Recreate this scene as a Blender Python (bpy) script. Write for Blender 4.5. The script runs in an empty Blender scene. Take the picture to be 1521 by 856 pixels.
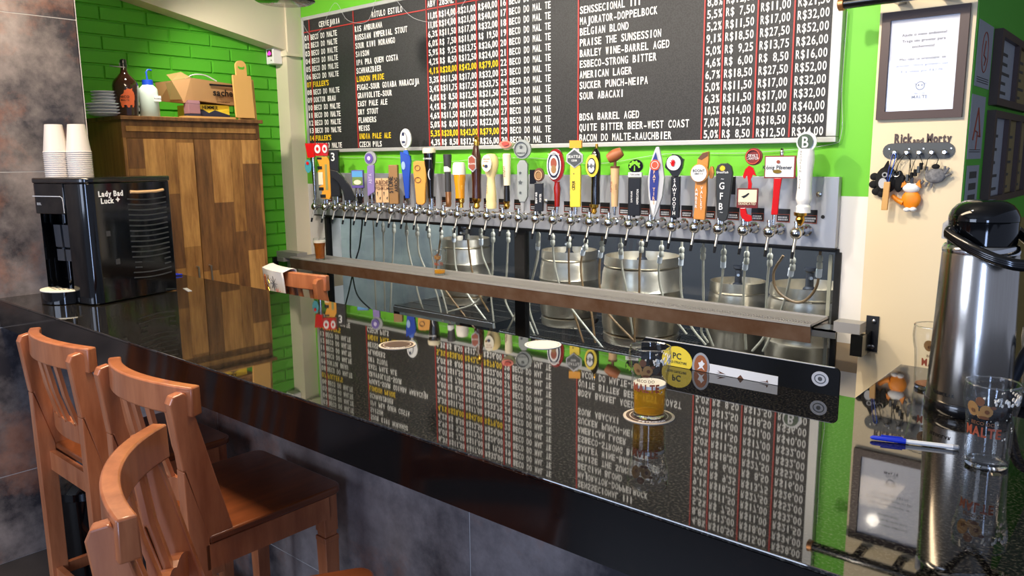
import bpy, math, random
from mathutils import Vector, Matrix
random.seed(7)
SC = bpy.context.scene
COL = SC.collection
PI = math.pi

# ---------------------------------------------------------------- camera
cam_data = bpy.data.cameras.new('camera')
cam = bpy.data.objects.new('camera', cam_data); COL.objects.link(cam)
F_PX, YAW, PITCH, ROLL = 1153.28, 0.71082, 0.16589, -0.0097
cam_data.sensor_width = 36.0
cam_data.lens = 36.0 * F_PX / 1521.0
cam_data.clip_start = 0.02
fw = Vector((-math.sin(YAW) * math.cos(PITCH), math.cos(YAW) * math.cos(PITCH), -math.sin(PITCH)))
rt = Vector((math.cos(YAW), math.sin(YAW), 0)); up = rt.cross(fw)
rt, up = rt * math.cos(ROLL) + up * math.sin(ROLL), -rt * math.sin(ROLL) + up * math.cos(ROLL)
m = Matrix((rt, up, -fw)).transposed().to_4x4(); m.translation = Vector((0, 0, 1.632))
cam.matrix_world = m
SC.camera = cam

# ---------------------------------------------------------------- world, lights, exposure
SC.view_settings.view_transform = 'Standard'
SC.view_settings.look = 'None'
SC.view_settings.exposure = 0.0
SC.view_settings.gamma = 1.0
SC.view_settings.use_curve_mapping = False
w = bpy.data.worlds.new('world'); SC.world = w; w.use_nodes = True
w.node_tree.nodes['Background'].inputs[0].default_value = (0.62, 0.72, 1.0, 1)
w.node_tree.nodes['Background'].inputs[1].default_value = 0.45

def area(name, loc, target, sx, sy, power, col):
    d = bpy.data.lights.new(name, 'AREA'); d.shape = 'RECTANGLE'; d.size = sx; d.size_y = sy
    d.energy = power; d.color = col
    o = bpy.data.objects.new(name, d); COL.objects.link(o); o.location = loc
    o.rotation_euler = (Vector(target) - Vector(loc)).to_track_quat('-Z', 'Y').to_euler()
    return o
area('doorway_daylight', (1.5, -2.6, 1.35), (-2.0, 1.5, 0.8), 0.55, 2.1, 85, (0.46, 0.62, 1.0))
area('cool_fill', (-2.3, -2.5, 1.9), (-2.0, 1.3, 0.8), 1.8, 1.4, 70, (0.66, 0.77, 1.0))  # added cool fill for the counter front and stool backs
area('warm_ceiling_panel', (-2.6, 0.9, 2.92), (-2.6, 0.9, 0), 2.6, 0.5, 95, (1.0, 0.80, 0.56))
SPOTS = ((-4.25, 1.95), (-3.2, 1.95), (-2.25, 1.9), (-1.21, 1.80))
for sx_, sy_ in SPOTS:
    d = bpy.data.lights.new('track_spot', 'SPOT'); d.energy = 86; d.color = (1.0, 0.90, 0.76)
    d.spot_size = 2.0; d.spot_blend = 0.6; d.shadow_soft_size = 0.035
    o = bpy.data.objects.new('track_spot', d); COL.objects.link(o); o.location = (sx_, sy_, 2.72)
    o.rotation_euler = (Vector((sx_, 3.3, 1.5)) - o.location).to_track_quat('-Z', 'Y').to_euler()
for lx, ly in ((-0.9, 1.3),):
    d = bpy.data.lights.new('ceiling_bulb', 'POINT'); d.energy = 14; d.color = (1.0, 0.9, 0.78); d.shadow_soft_size = 0.05
    o = bpy.data.objects.new('ceiling_bulb', d); COL.objects.link(o); o.location = (lx, ly, 2.6)

# ---------------------------------------------------------------- materials
def lin(c):
    return tuple(((v / 255 / 12.92) if v / 255 <= 0.04045 else ((v / 255 + 0.055) / 1.055) ** 2.4) for v in c) + (1,)
MATS = {}
def mat(name, col=(128, 128, 128), rough=0.5, metal=0.0, ior=1.45, trans=0.0, coat=0.0, kind=None, col2=None, scale=10, amt=0.5,
        bump=0.0, emit=0.0, stretch=(1, 1, 1), alpha=1.0):
    if name in MATS: return MATS[name]
    mt = bpy.data.materials.new(name); mt.use_nodes = True
    nt = mt.node_tree; b = nt.nodes['Principled BSDF']
    S = b.inputs
    S['Base Color'].default_value = lin(col); S['Roughness'].default_value = rough; S['Metallic'].default_value = metal
    S['IOR'].default_value = ior; S['Transmission Weight'].default_value = trans; S['Coat Weight'].default_value = coat
    S['Coat Roughness'].default_value = 0.08; S['Alpha'].default_value = alpha
    if emit: S['Emission Color'].default_value = lin(col); S['Emission Strength'].default_value = emit
    if kind or bump:
        tc = nt.nodes.new('ShaderNodeTexCoord'); mp = nt.nodes.new('ShaderNodeMapping')
        nt.links.new(tc.outputs['Object'], mp.inputs[0]); mp.inputs['Scale'].default_value = stretch
        if kind == 'voronoi':
            n = nt.nodes.new('ShaderNodeTexVoronoi'); n.inputs['Scale'].default_value = scale; fac = n.outputs['Distance']
        elif kind == 'wave':
            n = nt.nodes.new('ShaderNodeTexWave'); n.inputs['Scale'].default_value = scale; n.inputs['Distortion'].default_value = 6
            n.inputs['Detail'].default_value = 3; fac = n.outputs['Fac']
        else:
            n = nt.nodes.new('ShaderNodeTexNoise'); n.inputs['Scale'].default_value = scale; n.inputs['Detail'].default_value = 6
            n.inputs['Roughness'].default_value = 0.62; fac = n.outputs['Fac']
        nt.links.new(mp.outputs[0], n.inputs['Vector'])
        if col2:
            r = nt.nodes.new('ShaderNodeValToRGB'); r.color_ramp.elements[0].position = max(0, amt - .17); r.color_ramp.elements[1].position = min(1, amt + .17)
            r.color_ramp.elements[0].color = lin(col); r.color_ramp.elements[1].color = lin(col2)
            nt.links.new(fac, r.inputs[0]); nt.links.new(r.outputs[0], S['Base Color'])
        if bump:
            bp = nt.nodes.new('ShaderNodeBump'); bp.inputs['Strength'].default_value = bump; bp.inputs['Distance'].default_value = 0.004
            nt.links.new(fac, bp.inputs['Height']); nt.links.new(bp.outputs[0], S['Normal'])
    MATS[name] = mt
    return mt
def glassmat(name, tint=(1, 1, 1), ior=1.45, rough=0.0, thin=False):
    """clear glass; shadow rays pass by the shader's own transparency"""
    mt = bpy.data.materials.new(name); mt.use_nodes = True; nt = mt.node_tree
    nt.nodes.remove(nt.nodes['Principled BSDF']); out = nt.nodes['Material Output']
    lw = nt.nodes.new('ShaderNodeLayerWeight'); lw.inputs[0].default_value = .5
    pw = nt.nodes.new('ShaderNodeMath'); pw.operation = 'POWER'; pw.inputs[1].default_value = 5.0
    fr = nt.nodes.new('ShaderNodeMapRange'); fr.inputs[3].default_value = ((ior - 1) / (ior + 1)) ** 2; fr.inputs[4].default_value = .9
    nt.links.new(lw.outputs['Facing'], pw.inputs[0]); nt.links.new(pw.outputs[0], fr.inputs[0])
    gl = nt.nodes.new('ShaderNodeBsdfGlossy'); gl.inputs['Roughness'].default_value = rough
    tr = nt.nodes.new('ShaderNodeBsdfTransparent'); tr.inputs[0].default_value = tint + (1,)
    mx = nt.nodes.new('ShaderNodeMixShader')
    nt.links.new(fr.outputs[0], mx.inputs[0]); nt.links.new(tr.outputs[0], mx.inputs[1]); nt.links.new(gl.outputs[0], mx.inputs[2])
    nt.links.new(mx.outputs[0], out.inputs[0])
    MATS[name] = mt
    return mt

def granite():
    mt = mat('polished_granite', (14, 14, 13), 0.05, ior=1.85)
    nt = mt.node_tree; b = nt.nodes['Principled BSDF']; tc = nt.nodes.new('ShaderNodeTexCoord')
    n1 = nt.nodes.new('ShaderNodeTexNoise'); n1.inputs['Scale'].default_value = 210; n1.inputs['Detail'].default_value = 5
    n2 = nt.nodes.new('ShaderNodeTexVoronoi'); n2.inputs['Scale'].default_value = 60
    r1 = nt.nodes.new('ShaderNodeValToRGB'); e = r1.color_ramp.elements
    e[0].position = .50; e[0].color = lin((10, 9, 9)); e[1].position = .80; e[1].color = lin((88, 84, 75))
    r2 = nt.nodes.new('ShaderNodeValToRGB'); e = r2.color_ramp.elements
    e[0].position = .0; e[0].color = lin((150, 140, 125)); e[1].position = .05; e[1].color = (0, 0, 0, 1)
    mx = nt.nodes.new('ShaderNodeMix'); mx.data_type = 'RGBA'; mx.blend_type = 'ADD'; mx.inputs[0].default_value = .35
    for n in (n1, n2): nt.links.new(tc.outputs['Object'], n.inputs['Vector'])
    nt.links.new(n1.outputs['Fac'], r1.inputs[0]); nt.links.new(n2.outputs['Distance'], r2.inputs[0])
    nt.links.new(r1.outputs[0], mx.inputs[6]); nt.links.new(r2.outputs[0], mx.inputs[7]); nt.links.new(mx.outputs[2], b.inputs['Base Color'])
    ro = nt.nodes.new('ShaderNodeMapRange'); ro.inputs[3].default_value = .012; ro.inputs[4].default_value = .04
    nt.links.new(n1.outputs['Fac'], ro.inputs[0]); nt.links.new(ro.outputs[0], b.inputs['Roughness'])
    return mt
def stone_tile():
    mt = mat('slate_tile', (70, 66, 70), 0.3)
    nt = mt.node_tree; b = nt.nodes['Principled BSDF']; g = nt.nodes.new('ShaderNodeNewGeometry')
    n1 = nt.nodes.new('ShaderNodeTexNoise'); n1.inputs['Scale'].default_value = 2.6; n1.inputs['Detail'].default_value = 9; n1.inputs['Roughness'].default_value = .68
    n2 = nt.nodes.new('ShaderNodeTexNoise'); n2.inputs['Scale'].default_value = 2.1; n2.inputs['Detail'].default_value = 7; n2.inputs['Roughness'].default_value = .7
    mp = nt.nodes.new('ShaderNodeMapping'); mp.inputs['Location'].default_value = (3.1, 7.7, 1.3)
    nt.links.new(g.outputs['Position'], n1.inputs['Vector']); nt.links.new(g.outputs['Position'], mp.inputs[0]); nt.links.new(mp.outputs[0], n2.inputs['Vector'])
    r1 = nt.nodes.new('ShaderNodeValToRGB'); e = r1.color_ramp.elements
    e[0].position = .38; e[0].color = lin((50, 48, 52)); e[1].position = .66; e[1].color = lin((150, 140, 136))
    r2 = nt.nodes.new('ShaderNodeValToRGB'); e = r2.color_ramp.elements
    e[0].position = .53; e[0].color = (0, 0, 0, 1); e[1].position = .66; e[1].color = (1, 1, 1, 1)
    mx = nt.nodes.new('ShaderNodeMix'); mx.data_type = 'RGBA'; mx.inputs[7].default_value = lin((158, 104, 78))
    nt.links.new(n1.outputs['Fac'], r1.inputs[0]); nt.links.new(n2.outputs['Fac'], r2.inputs[0])
    ml = nt.nodes.new('ShaderNodeMath'); ml.operation = 'MULTIPLY'; ml.inputs[1].default_value = .5
    nt.links.new(r2.outputs[0], ml.inputs[0]); nt.links.new(ml.outputs[0], mx.inputs[0])
    nt.links.new(r1.outputs[0], mx.inputs[6]); nt.links.new(mx.outputs[2], b.inputs['Base Color'])
    return mt
def wood(name, c1, c2, rough=.35, scale=5, stretch=(6, 6, .5), coat=.2):
    return mat(name, c1, rough, coat=coat, kind='noise', col2=c2, scale=scale, stretch=stretch, amt=.5)
M = mat
granite(); stone_tile(); M('granite_edge', (12, 10, 10), .10, ior=1.5, kind='noise', col2=(30, 22, 18), scale=90, amt=.72)
M('grout', (176, 172, 168), .8)
M('green_paint', (82, 174, 40), .55, bump=.15, scale=40)
M('green_wall', (108, 194, 48), .5)
M('white_paint', (225, 224, 222), .55); M('cream_paint', (232, 214, 178), .6, bump=.05, scale=30)
M('cream_trim', (222, 212, 186), .6); M('beige_paint', (176, 156, 128), .7); M('beige_wall', (150, 128, 70), .7)
M('ceiling_paint', (205, 200, 190), .8); M('floor_tile', (42, 40, 42), .35, kind='noise', col2=(58, 54, 54), scale=3)
wood('stool_wood', (150, 84, 50), (188, 116, 74), .3, 4, (5, 5, .8), .35)
wood('seat_wood', (96, 50, 26), (124, 66, 34), .28, 4, (6, .8, 6), .4)
M('steel', (190, 190, 188), .28, 1.0); M('brushed_steel', (182, 174, 164), .2, 1.0, kind='noise', col2=(188, 182, 172), scale=40, stretch=(8, 8, .2))
M('keg_steel', (222, 212, 192), .30, .95, kind='noise', col2=(184, 174, 156), scale=5)
M('chrome', (215, 215, 215), .12, 1.0); M('gold', (205, 160, 70), .22, 1.0); M('copper', (186, 130, 84), .3, .8)
M('stained_steel', (104, 74, 54), .42, .5, kind='noise', col2=(128, 104, 88), scale=6)
M('galvanised', (166, 164, 162), .42, .35); M('plate_grey', (172, 176, 184), .42, .25)
M('matt_board', (9, 9, 10), .35, ior=1.2); M('lit_black', (58, 60, 64), .35); M('black_plastic', (12, 12, 14), .18, coat=.5); M('black_matte', (14, 14, 15), .6); M('black', (20, 20, 22), .35); M('blackgloss', (14, 12, 12), .12, coat=.6)  # vent and lever black lightened to paint in their highlights
M('machine_black', (6, 7, 9), .07, coat=.2)
M('board_black', (44, 45, 48), .55, kind='voronoi', col2=(30, 31, 33), scale=160)
M('letter_white', (238, 238, 234), .5); M('letter_yellow', (240, 205, 40), .5); M('red_line', (168, 48, 44), .5)
M('frame_alu', (188, 190, 190), .4, .3)
M('darkroom', (52, 56, 62), .6); M('dark_panel', (30, 33, 40), .5); M('pane_reflection', (168, 178, 172), .55, kind='noise', col2=(120, 130, 136), scale=3)  # last tone holds the pale greenish reflection of the left pane
M('hose', (196, 190, 170), .35, trans=.0); M('hose_white', (235, 238, 238), .4); M('hose_black', (24, 24, 26), .4); M('hose_tan', (150, 120, 84), .5)
M('dark_walnut', (84, 58, 38), .45)
for nm, c in dict(red=(205, 20, 22), teal=(60, 150, 165), orange=(232, 160, 40), cream=(235, 222, 190), olive=(150, 150, 90), white=(236, 236, 234),
                  purple=(96, 76, 160), purple2=(136, 118, 178), lilac=(205, 195, 225), sky=(90, 160, 215), grass=(110, 140, 70), grey=(160, 162, 165),
                  tan=(214, 176, 130), brown=(104, 66, 42), brownwood=(150, 112, 66), blue=(18, 62, 170), blue2=(30, 90, 190), paleblue=(150, 180, 225),
                  navy=(28, 34, 70), orangewood=(222, 156, 62), silver=(188, 190, 194), charcoal=(58, 58, 60), amber2=(245, 190, 80),
                  foam=(240, 234, 222), browngloss=(58, 28, 20), rust=(150, 72, 48), rust2=(196, 70, 56), butter=(236, 214, 156), cream2=(240, 232, 208),
                  pink=(232, 130, 110), greyhandle=(150, 156, 154), darkgrey=(74, 78, 80), redgloss=(140, 22, 16), yellow=(240, 212, 60),
                  copperwood=(160, 94, 54), lime=(130, 205, 40), blueflat=(36, 50, 130), redorange=(214, 82, 52), peach=(245, 200, 160),
                  branch=(206, 136, 60), darkhandle=(44, 46, 46), sunyellow=(245, 205, 40), maroon=(112, 30, 26), maroon2=(130, 40, 34),
                  redflat=(200, 22, 24), whitegloss=(238, 238, 236), darkgreen=(74, 92, 72), cardboard=(176, 136, 92), kraft=(140, 120, 74),
                  label_pink=(150, 110, 118), navyflat=(40, 44, 66), bluecap=(20, 70, 190), paper=(232, 235, 245), frame_brown=(74, 56, 52),
                  coaster=(214, 200, 182), coaster_ink=(90, 70, 62), ink_grey=(72, 72, 80), foxorange=(240, 140, 20), plush_grey=(130, 130, 132),
                  penblue=(20, 50, 190), skin_cloth=(228, 222, 216), board_wood=(212, 164, 96), pigorange=(232, 110, 62), magenta=(235, 60, 200)).items():
    M(nm, c, .2 if nm in ('redgloss', 'browngloss', 'whitegloss', 'amber2', 'blue', 'red', 'redflat') else .45, coat=.3 if nm in ('redgloss', 'browngloss', 'whitegloss') else 0)
M('amber', (226, 150, 30), .12, coat=.5)
M('plush_black', (20, 20, 22), .9); M('felt_grey', (138, 138, 140), .95, kind='noise', col2=(92, 92, 94), scale=60)
M('wash_plastic', (205, 222, 214), .3, alpha=1.0); M('cup_plastic', (208, 200, 192), .35); M('plate_china', (228, 232, 242), .2)
M('dark_amber_glass', (46, 22, 12), .08, coat=.7)
M('sign_glow', (250, 60, 190), .4, emit=1.2)
glassmat('clear_glass', (.985, .99, .99), 1.42)
glassmat('cooler_glass', (.80, .83, .85), 1.45)
glassmat('picture_glass', (.97, .97, .97), 1.4, .03)
beer = glassmat('beer', (.98, .78, .26), 1.3); beer2 = glassmat('brown_beer', (.78, .46, .18), 1.3)
for bm_, bc_ in ((beer, (244, 176, 36)), (beer2, (176, 100, 40))):     # the beer itself is faintly cloudy
    nt_ = bm_.node_tree; src = nt_.nodes['Material Output'].inputs[0].links[0].from_socket
    df = nt_.nodes.new('ShaderNodeBsdfDiffuse'); df.inputs[0].default_value = lin(bc_); m2 = nt_.nodes.new('ShaderNodeMixShader'); m2.inputs[0].default_value = .32
    nt_.links.new(src, m2.inputs[1]); nt_.links.new(df.outputs[0], m2.inputs[2]); nt_.links.new(m2.outputs[0], nt_.nodes['Material Output'].inputs[0])
wood('cabinet_wood', (150, 108, 60), (112, 76, 42), .5, 3, (7, 7, .7), 0)

# ---------------------------------------------------------------- mesh helpers
class MB:
    def __init__(s): s.v = []; s.f = []
    def add(s, v, f):
        b = len(s.v); s.v += [tuple(p) for p in v]; s.f += [tuple(i + b for i in q) for q in f]; return s
    def box(s, x0, y0, z0, x1, y1, z1):
        v = [(x, y, z) for z in (z0, z1) for y in (y0, y1) for x in (x0, x1)]
        return s.add(v, [(0, 2, 3, 1), (4, 5, 7, 6), (0, 1, 5, 4), (2, 6, 7, 3), (0, 4, 6, 2), (1, 3, 7, 5)])
    def lathe(s, prof, c=(0, 0, 0), n=24, axis='z', cap=True, M=None):
        v = []; f = []
        for z, r in prof:
            for k in range(n):
                a = 2 * PI * k / n; p = (r * math.cos(a), r * math.sin(a), z)
                if axis == 'y': p = (p[0], p[2], p[1])
                if axis == 'x': p = (p[2], p[0], p[1])
                v.append(p)
        for i in range(len(prof) - 1):
            for k in range(n):
                k2 = (k + 1) % n; f.append((i * n + k, i * n + k2, (i + 1) * n + k2, (i + 1) * n + k))
        if cap:
            if prof[0][1] > 1e-5: f.append(tuple(reversed(range(n))))
            if prof[-1][1] > 1e-5: f.append(tuple(range((len(prof) - 1) * n, len(prof) * n)))
        if axis == 'y': f = [tuple(reversed(q)) for q in f]
        if M is not None: v = [M @ Vector(p) for p in v]
        return s.add([(p[0] + c[0], p[1] + c[1], p[2] + c[2]) for p in v], f)
    def prism(s, pts, h0, h1, plane='xz'):
        """2D outline extruded; plane xz -> thickness along y, xy -> z, yz -> x"""
        n = len(pts); a = sum(pts[i][0] * pts[(i + 1) % n][1] - pts[(i + 1) % n][0] * pts[i][1] for i in range(n))
        if a < 0: pts = pts[::-1]
        def P(p, h): return (p[0], h, p[1]) if plane == 'xz' else (p[0], p[1], h) if plane == 'xy' else (h, p[0], p[1])
        v = [P(p, h0) for p in pts] + [P(p, h1) for p in pts]
        f = [tuple(range(n)), tuple(reversed(range(n, 2 * n)))] + [(i, i + n, (i + 1) % n + n, (i + 1) % n) for i in range(n)]
        if plane != 'xz': f = [tuple(reversed(q)) for q in f]
        return s.add(v, f)
    def oval(s, cx, cz, rx, rz, y0, y1, n=28):
        return s.prism([(cx + rx * math.cos(2 * PI * k / n), cz + rz * math.sin(2 * PI * k / n)) for k in range(n)], y0, y1)
    def ring(s, cx, cz, rx, rz, t, y0, y1, n=28):
        v = []; f = []
        for k in range(n):
            a = 2 * PI * k / n; c, d = math.cos(a), math.sin(a)
            v += [(cx + rx * c, y0, cz + rz * d), (cx + (rx - t) * c, y0, cz + (rz - t) * d), (cx + rx * c, y1, cz + rz * d), (cx + (rx - t) * c, y1, cz + (rz - t) * d)]
        for k in range(n):
            a = 4 * k; b = 4 * ((k + 1) % n)
            f += [(a, b, b + 1, a + 1), (a + 2, a + 3, b + 3, b + 2), (a, a + 2, b + 2, b), (a + 1, b + 1, b + 3, a + 3)]
        return s.add(v, f)
    def tube(s, pts, r, n=8, closed=False, cap=True):
        pts = [Vector(p) for p in pts]; L = len(pts); v = []; f = []; prev = None
        for i, p in enumerate(pts):
            if closed: t = pts[(i + 1) % L] - pts[i - 1]
            else: t = pts[min(i + 1, L - 1)] - pts[max(i - 1, 0)]
            t.normalize()
            if prev is None: a = t.orthogonal().normalized()
            else:
                a = prev - t * prev.dot(t); a = a.normalized() if a.length > 1e-6 else t.orthogonal().normalized()
            prev = a; b = t.cross(a); rr = r[i] if isinstance(r, (list, tuple)) else r
            for k in range(n):
                q = 2 * PI * k / n; v.append(p + a * (rr * math.cos(q)) + b * (rr * math.sin(q)))
        for i in range(L if closed else L - 1):
            j = (i + 1) % L
            for k in range(n):
                k2 = (k + 1) % n; f.append((i * n + k, i * n + k2, j * n + k2, j * n + k))
        if cap and not closed: f += [tuple(reversed(range(n))), tuple(range((L - 1) * n, L * n))]
        return s.add(v, f)
    def sphere(s, c, rx, ry=None, rz=None, n=16, m=10):
        ry = ry or rx; rz = rz or rx
        prof = [(-math.cos(PI * i / m), max(math.sin(PI * i / m), 1e-6)) for i in range(m + 1)]
        v = []; f = []
        for z, r in prof:
            for k in range(n):
                a = 2 * PI * k / n; v.append((c[0] + rx * r * math.cos(a), c[1] + ry * r * math.sin(a), c[2] + rz * z))
        for i in range(m):
            for k in range(n):
                k2 = (k + 1) % n; f.append((i * n + k, i * n + k2, (i + 1) * n + k2, (i + 1) * n + k))
        return s.add(v, f)
    def xf(s, Mx):
        s.v = [tuple(Mx @ Vector(p)) for p in s.v]; return s
    def build(s, name, mt, parent=None, smooth=False, bevel=0, loc=None, rotz=0, seg=2):
        me = bpy.data.meshes.new(name); me.from_pydata(s.v, [], s.f); me.materials.append(MATS[mt])
        me.validate()
        if smooth:
            me.polygons.foreach_set('use_smooth', [True] * len(me.polygons))
            try: me.set_sharp_from_angle(angle=math.radians(38))
            except Exception: pass
        o = bpy.data.objects.new(name, me); COL.objects.link(o)
        if parent: o.parent = parent
        if name in ('lettering', 'writing', 'text_lines', 'print', 'foam_residue', 'print_ring'): o['kind'] = 'stuff'
        if loc: o.location = loc
        if rotz: o.rotation_euler = (0, 0, rotz)
        if bevel:
            b = o.modifiers.new('bevel', 'BEVEL'); b.width = bevel; b.segments = seg; b.limit_method = 'ANGLE'; b.angle_limit = math.radians(40)
        return o
def curve_pts(ctrl, n=8):
    """Catmull-Rom through control points"""
    P = [Vector(c) for c in ctrl]; P = [P[0] * 2 - P[1]] + P + [P[-1] * 2 - P[-2]]; out = []
    for i in range(1, len(P) - 2):
        for k in range(n):
            t = k / n; a, b, c, d = P[i - 1:i + 3]
            out.append(.5 * ((2 * b) + (c - a) * t + (2 * a - 5 * b + 4 * c - d) * t * t + (3 * b - a - 3 * c + d) * t ** 3))
    out.append(P[-2]); return out
def thing(name, label, cat, loc=(0, 0, 0), rotz=0, group=None):
    o = bpy.data.objects.new(name, None); COL.objects.link(o); o.location = loc; o.rotation_euler = (0, 0, rotz)
    o.empty_display_size = .05; o['label'] = label; o['category'] = cat
    if group: o['group'] = group
    return o
def tag(o, label, cat, group=None):
    o['label'] = label; o['category'] = cat
    if group: o['group'] = group
    return o
def struct(o): o['kind'] = 'structure'; return o
def stuff(o): o['kind'] = 'stuff'; return o
def dup(root, loc, rotz, label, group=None):
    r = root.copy(); COL.objects.link(r); r.location = loc; r.rotation_euler = (0, 0, rotz); r['label'] = label
    if group: r['group'] = group
    for ch in list(root.children):
        c = ch.copy(); COL.objects.link(c); c.parent = r
        for g in list(ch.children):
            d = g.copy(); COL.objects.link(d); d.parent = c
    return r

# ---------------------------------------------------------------- lettering
GLY = {}
def glyph(ch, bold):
    if (ch, bold) in GLY: return GLY[(ch, bold)]
    cu = bpy.data.curves.new('glyph', 'FONT'); cu.body = ch; cu.size = 1.0; cu.resolution_u = 3; cu.offset = bold; cu.extrude = 0.02
    ob = bpy.data.objects.new('glyph', cu)
    me = bpy.data.meshes.new_from_object(ob)
    v = [tuple(p.co) for p in me.vertices]; f = [tuple(q.vertices) for q in me.polygons]
    bpy.data.objects.remove(ob); bpy.data.meshes.remove(me); bpy.data.curves.remove(cu)
    x0 = min((p[0] for p in v), default=0); x1 = max((p[0] for p in v), default=.3)
    GLY[(ch, bold)] = (v, f, x0, x1); return GLY[(ch, bold)]
CAP = 0.729
def letters(mb, s, org, R, U, h, width=None, mono=False, bold=.012, narrow=1.0, align='c', stack=False):
    """flat lettering: org point, R right vector, U up vector, h capital height in metres"""
    R = Vector(R); U = Vector(U); N = R.cross(U); sc = h / CAP; org = Vector(org)
    if stack:
        n = len(s)
        for i, ch in enumerate(s):
            if ch == ' ': continue
            v, f, x0, x1 = glyph(ch, bold); y = ((n - 1) / 2 - i) * h * 1.22 - h / 2
            mb.add([org + R * ((p[0] - (x0 + x1) / 2) * sc * narrow) + U * (y + p[1] * sc) + N * (p[2] * sc) for p in v], f)
        return mb
    if mono:
        wt = [.42 if c in ",.'" else 1.0 for c in s]; unit = width / sum(wt); pos = 0
        for i, ch in enumerate(s):
            cw = unit * wt[i]; at = pos + cw / 2; pos += cw
            if ch == ' ': continue
            v, f, x0, x1 = glyph(ch, bold); gw = x1 - x0; tw = cw * .78
            if ch in 'I1-': tw = min(tw, cw * (.30 if ch != '-' else .6))
            k = tw / gw
            mb.add([org + R * (at + (p[0] - (x0 + x1) / 2) * k) + U * (p[1] * sc) + N * (p[2] * sc) for p in v], f)
        return mb
    xs = []; x = 0
    for ch in s:
        if ch == ' ': xs.append(x); x += .32; continue
        v, f, x0, x1 = glyph(ch, bold); xs.append(x - x0); x += (x1 - x0) + .09
    tot = x - .09; k = sc * narrow
    if width: k = width / tot
    off = -tot / 2 if align == 'c' else 0
    for ch, xx in zip(s, xs):
        if ch == ' ': continue
        v, f, x0, x1 = glyph(ch, bold)
        mb.add([org + R * ((xx + p[0] + off) * k) + U * (p[1] * sc - (h / 2 if align == 'c' else 0)) + N * (p[2] * sc) for p in v], f)
    return mb

# ================================================================ SETTING
XL, XG, YB, YC, ZC = -3.54, -5.0, 3.37, 3.25, 1.1     # tiled wall, green brick wall, back wall, pillar faces, counter top
struct(MB().box(-6, -4, -.05, 3, 7.5, 0).build('floor', 'floor_tile'))
struct(MB().box(-6, -2.6, 3.0, 1.6, 7.5, 3.06).build('ceiling', 'ceiling_paint'))
# tiled wall on the left
wl = struct(MB().box(-3.60, -2.6, 0, XL - .0012, 1.365, 3.0).build('wall_left', 'grout'))
struct(MB().box(-5.2, 1.33, 0, -3.60, 1.365, 3.0).build('wall_return', 'white_paint'))
zs = [0, .366, .981, 1.596, 2.211, 2.826, 3.0]; ys = [1.37, .17, -1.03, -2.23]
for i in range(6):
    for j in range(3):
        MB().box(XL - .0010, ys[j + 1] + .0018, zs[i] + .0018, XL, ys[j] - .0018, zs[i + 1] - .0018).build('tile', 'slate_tile', wl)
MB().box(XL - .06, 1.365, 0, XL, 1.372, 3.0).build('edge_strip', 'grout', wl)
# green brick wall
wg = struct(MB().box(-5.15, 1.365, 0, XG - .012, YB + .1, 3.0).build('wall_side', 'green_paint'))
BH, BL = .0853, .2795
brick_me = None
for r in range(24):
    z0 = .93 + r * BH; off = (.0 if r % 2 else BL / 2)
    for k in range(9):
        y0 = 1.366 + (k - 1) * BL + off; y1 = y0 + BL
        y0c, y1c = max(y0, 1.367), min(y1, YB - .001)
        if y1c - y0c < .03: continue
        full = abs((y1c - y0c) - BL) < 1e-5
        if full and brick_me:
            o = bpy.data.objects.new('brick', brick_me); COL.objects.link(o); o.parent = wg; o.location = (XG, (y0c + y1c) / 2, z0 + BH / 2)
        else:
            a, b = (y1c - y0c) / 2 - .0035, BH / 2 - .003
            v = [(-.013, -a, -b), (-.013, a, -b), (-.013, a, b), (-.013, -a, b), (0, -a + .005, -b + .005), (0, a - .005, -b + .005), (0, a - .005, b - .005), (0, -a + .005, b - .005)]
            o = MB().add(v, [(4, 5, 6, 7), (0, 1, 5, 4), (1, 2, 6, 5), (2, 3, 7, 6), (3, 0, 4, 7)]).build('brick', 'green_paint', wg, loc=(XG, (y0c + y1c) / 2, z0 + BH / 2))
            if full: brick_me = o.data
# back wall with the cool-room window
OX0, OX1, OZ0, OZ1 = -4.655, -1.075, .30, 1.24
wb = struct(MB().box(-5.15, YB, 1.462, -.93, YB + .12, 3.0).build('wall_back', 'green_wall'))
b = MB(); b.box(-5.15, YB, 1.24, -.93, YB + .12, 1.462); b.box(-5.15, YB, .84, OX0, YB + .12, 1.24); b.box(OX1, YB, .84, -.93, YB + .12, 1.24)
b.build('white_panel', 'white_paint', wb)
b = MB(); b.box(-5.15, YB, .715, OX0, YB + .12, .84); b.box(OX1, YB, .715, -.93, YB + .12, .84); b.build('beige_band', 'beige_paint', wb)
b = MB(); b.box(-5.15, YB, 0, OX0, YB + .12, .715); b.box(OX1, YB, 0, -.93, YB + .12, .715); b.box(OX0, YB, 0, OX1, YB + .12, OZ0); b.build('lower_panel', 'white_paint', wb)
# pillars
lp = struct(MB().box(XG, YC, 0, -4.86, YB, 3.0).build('wall_pillar_left', 'cream_trim'))
# haunch of the roof beam on the brick wall
hb = struct(MB().prism([(1.366, 2.76), (2.24, 2.588), (3.17, 2.405), (YC + .004, 2.39), (YC + .004, 3.0), (1.366, 3.0)], XG + .002, -4.857, 'yz').build('trim_1', 'cream_trim'))
struct(MB().prism([(XG + .005, 2.352), (-4.83, 2.352), (-4.84, 2.372), (-4.857, 2.40), (XG + .005, 2.40)], YC - .012, YB - .001).build('trim_2', 'cream_trim'))
struct(MB().prism([(-4.857, 2.40), (-4.84, 2.372), (-4.835, 3.0), (-4.857, 3.0)], YC, YB - .001).build('trim_3', 'cream_trim'))
rp = struct(MB().box(-.94, YC, 0, -.617, YB + .14, 3.0).build('wall_pillar_right', 'cream_paint'))
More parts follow.
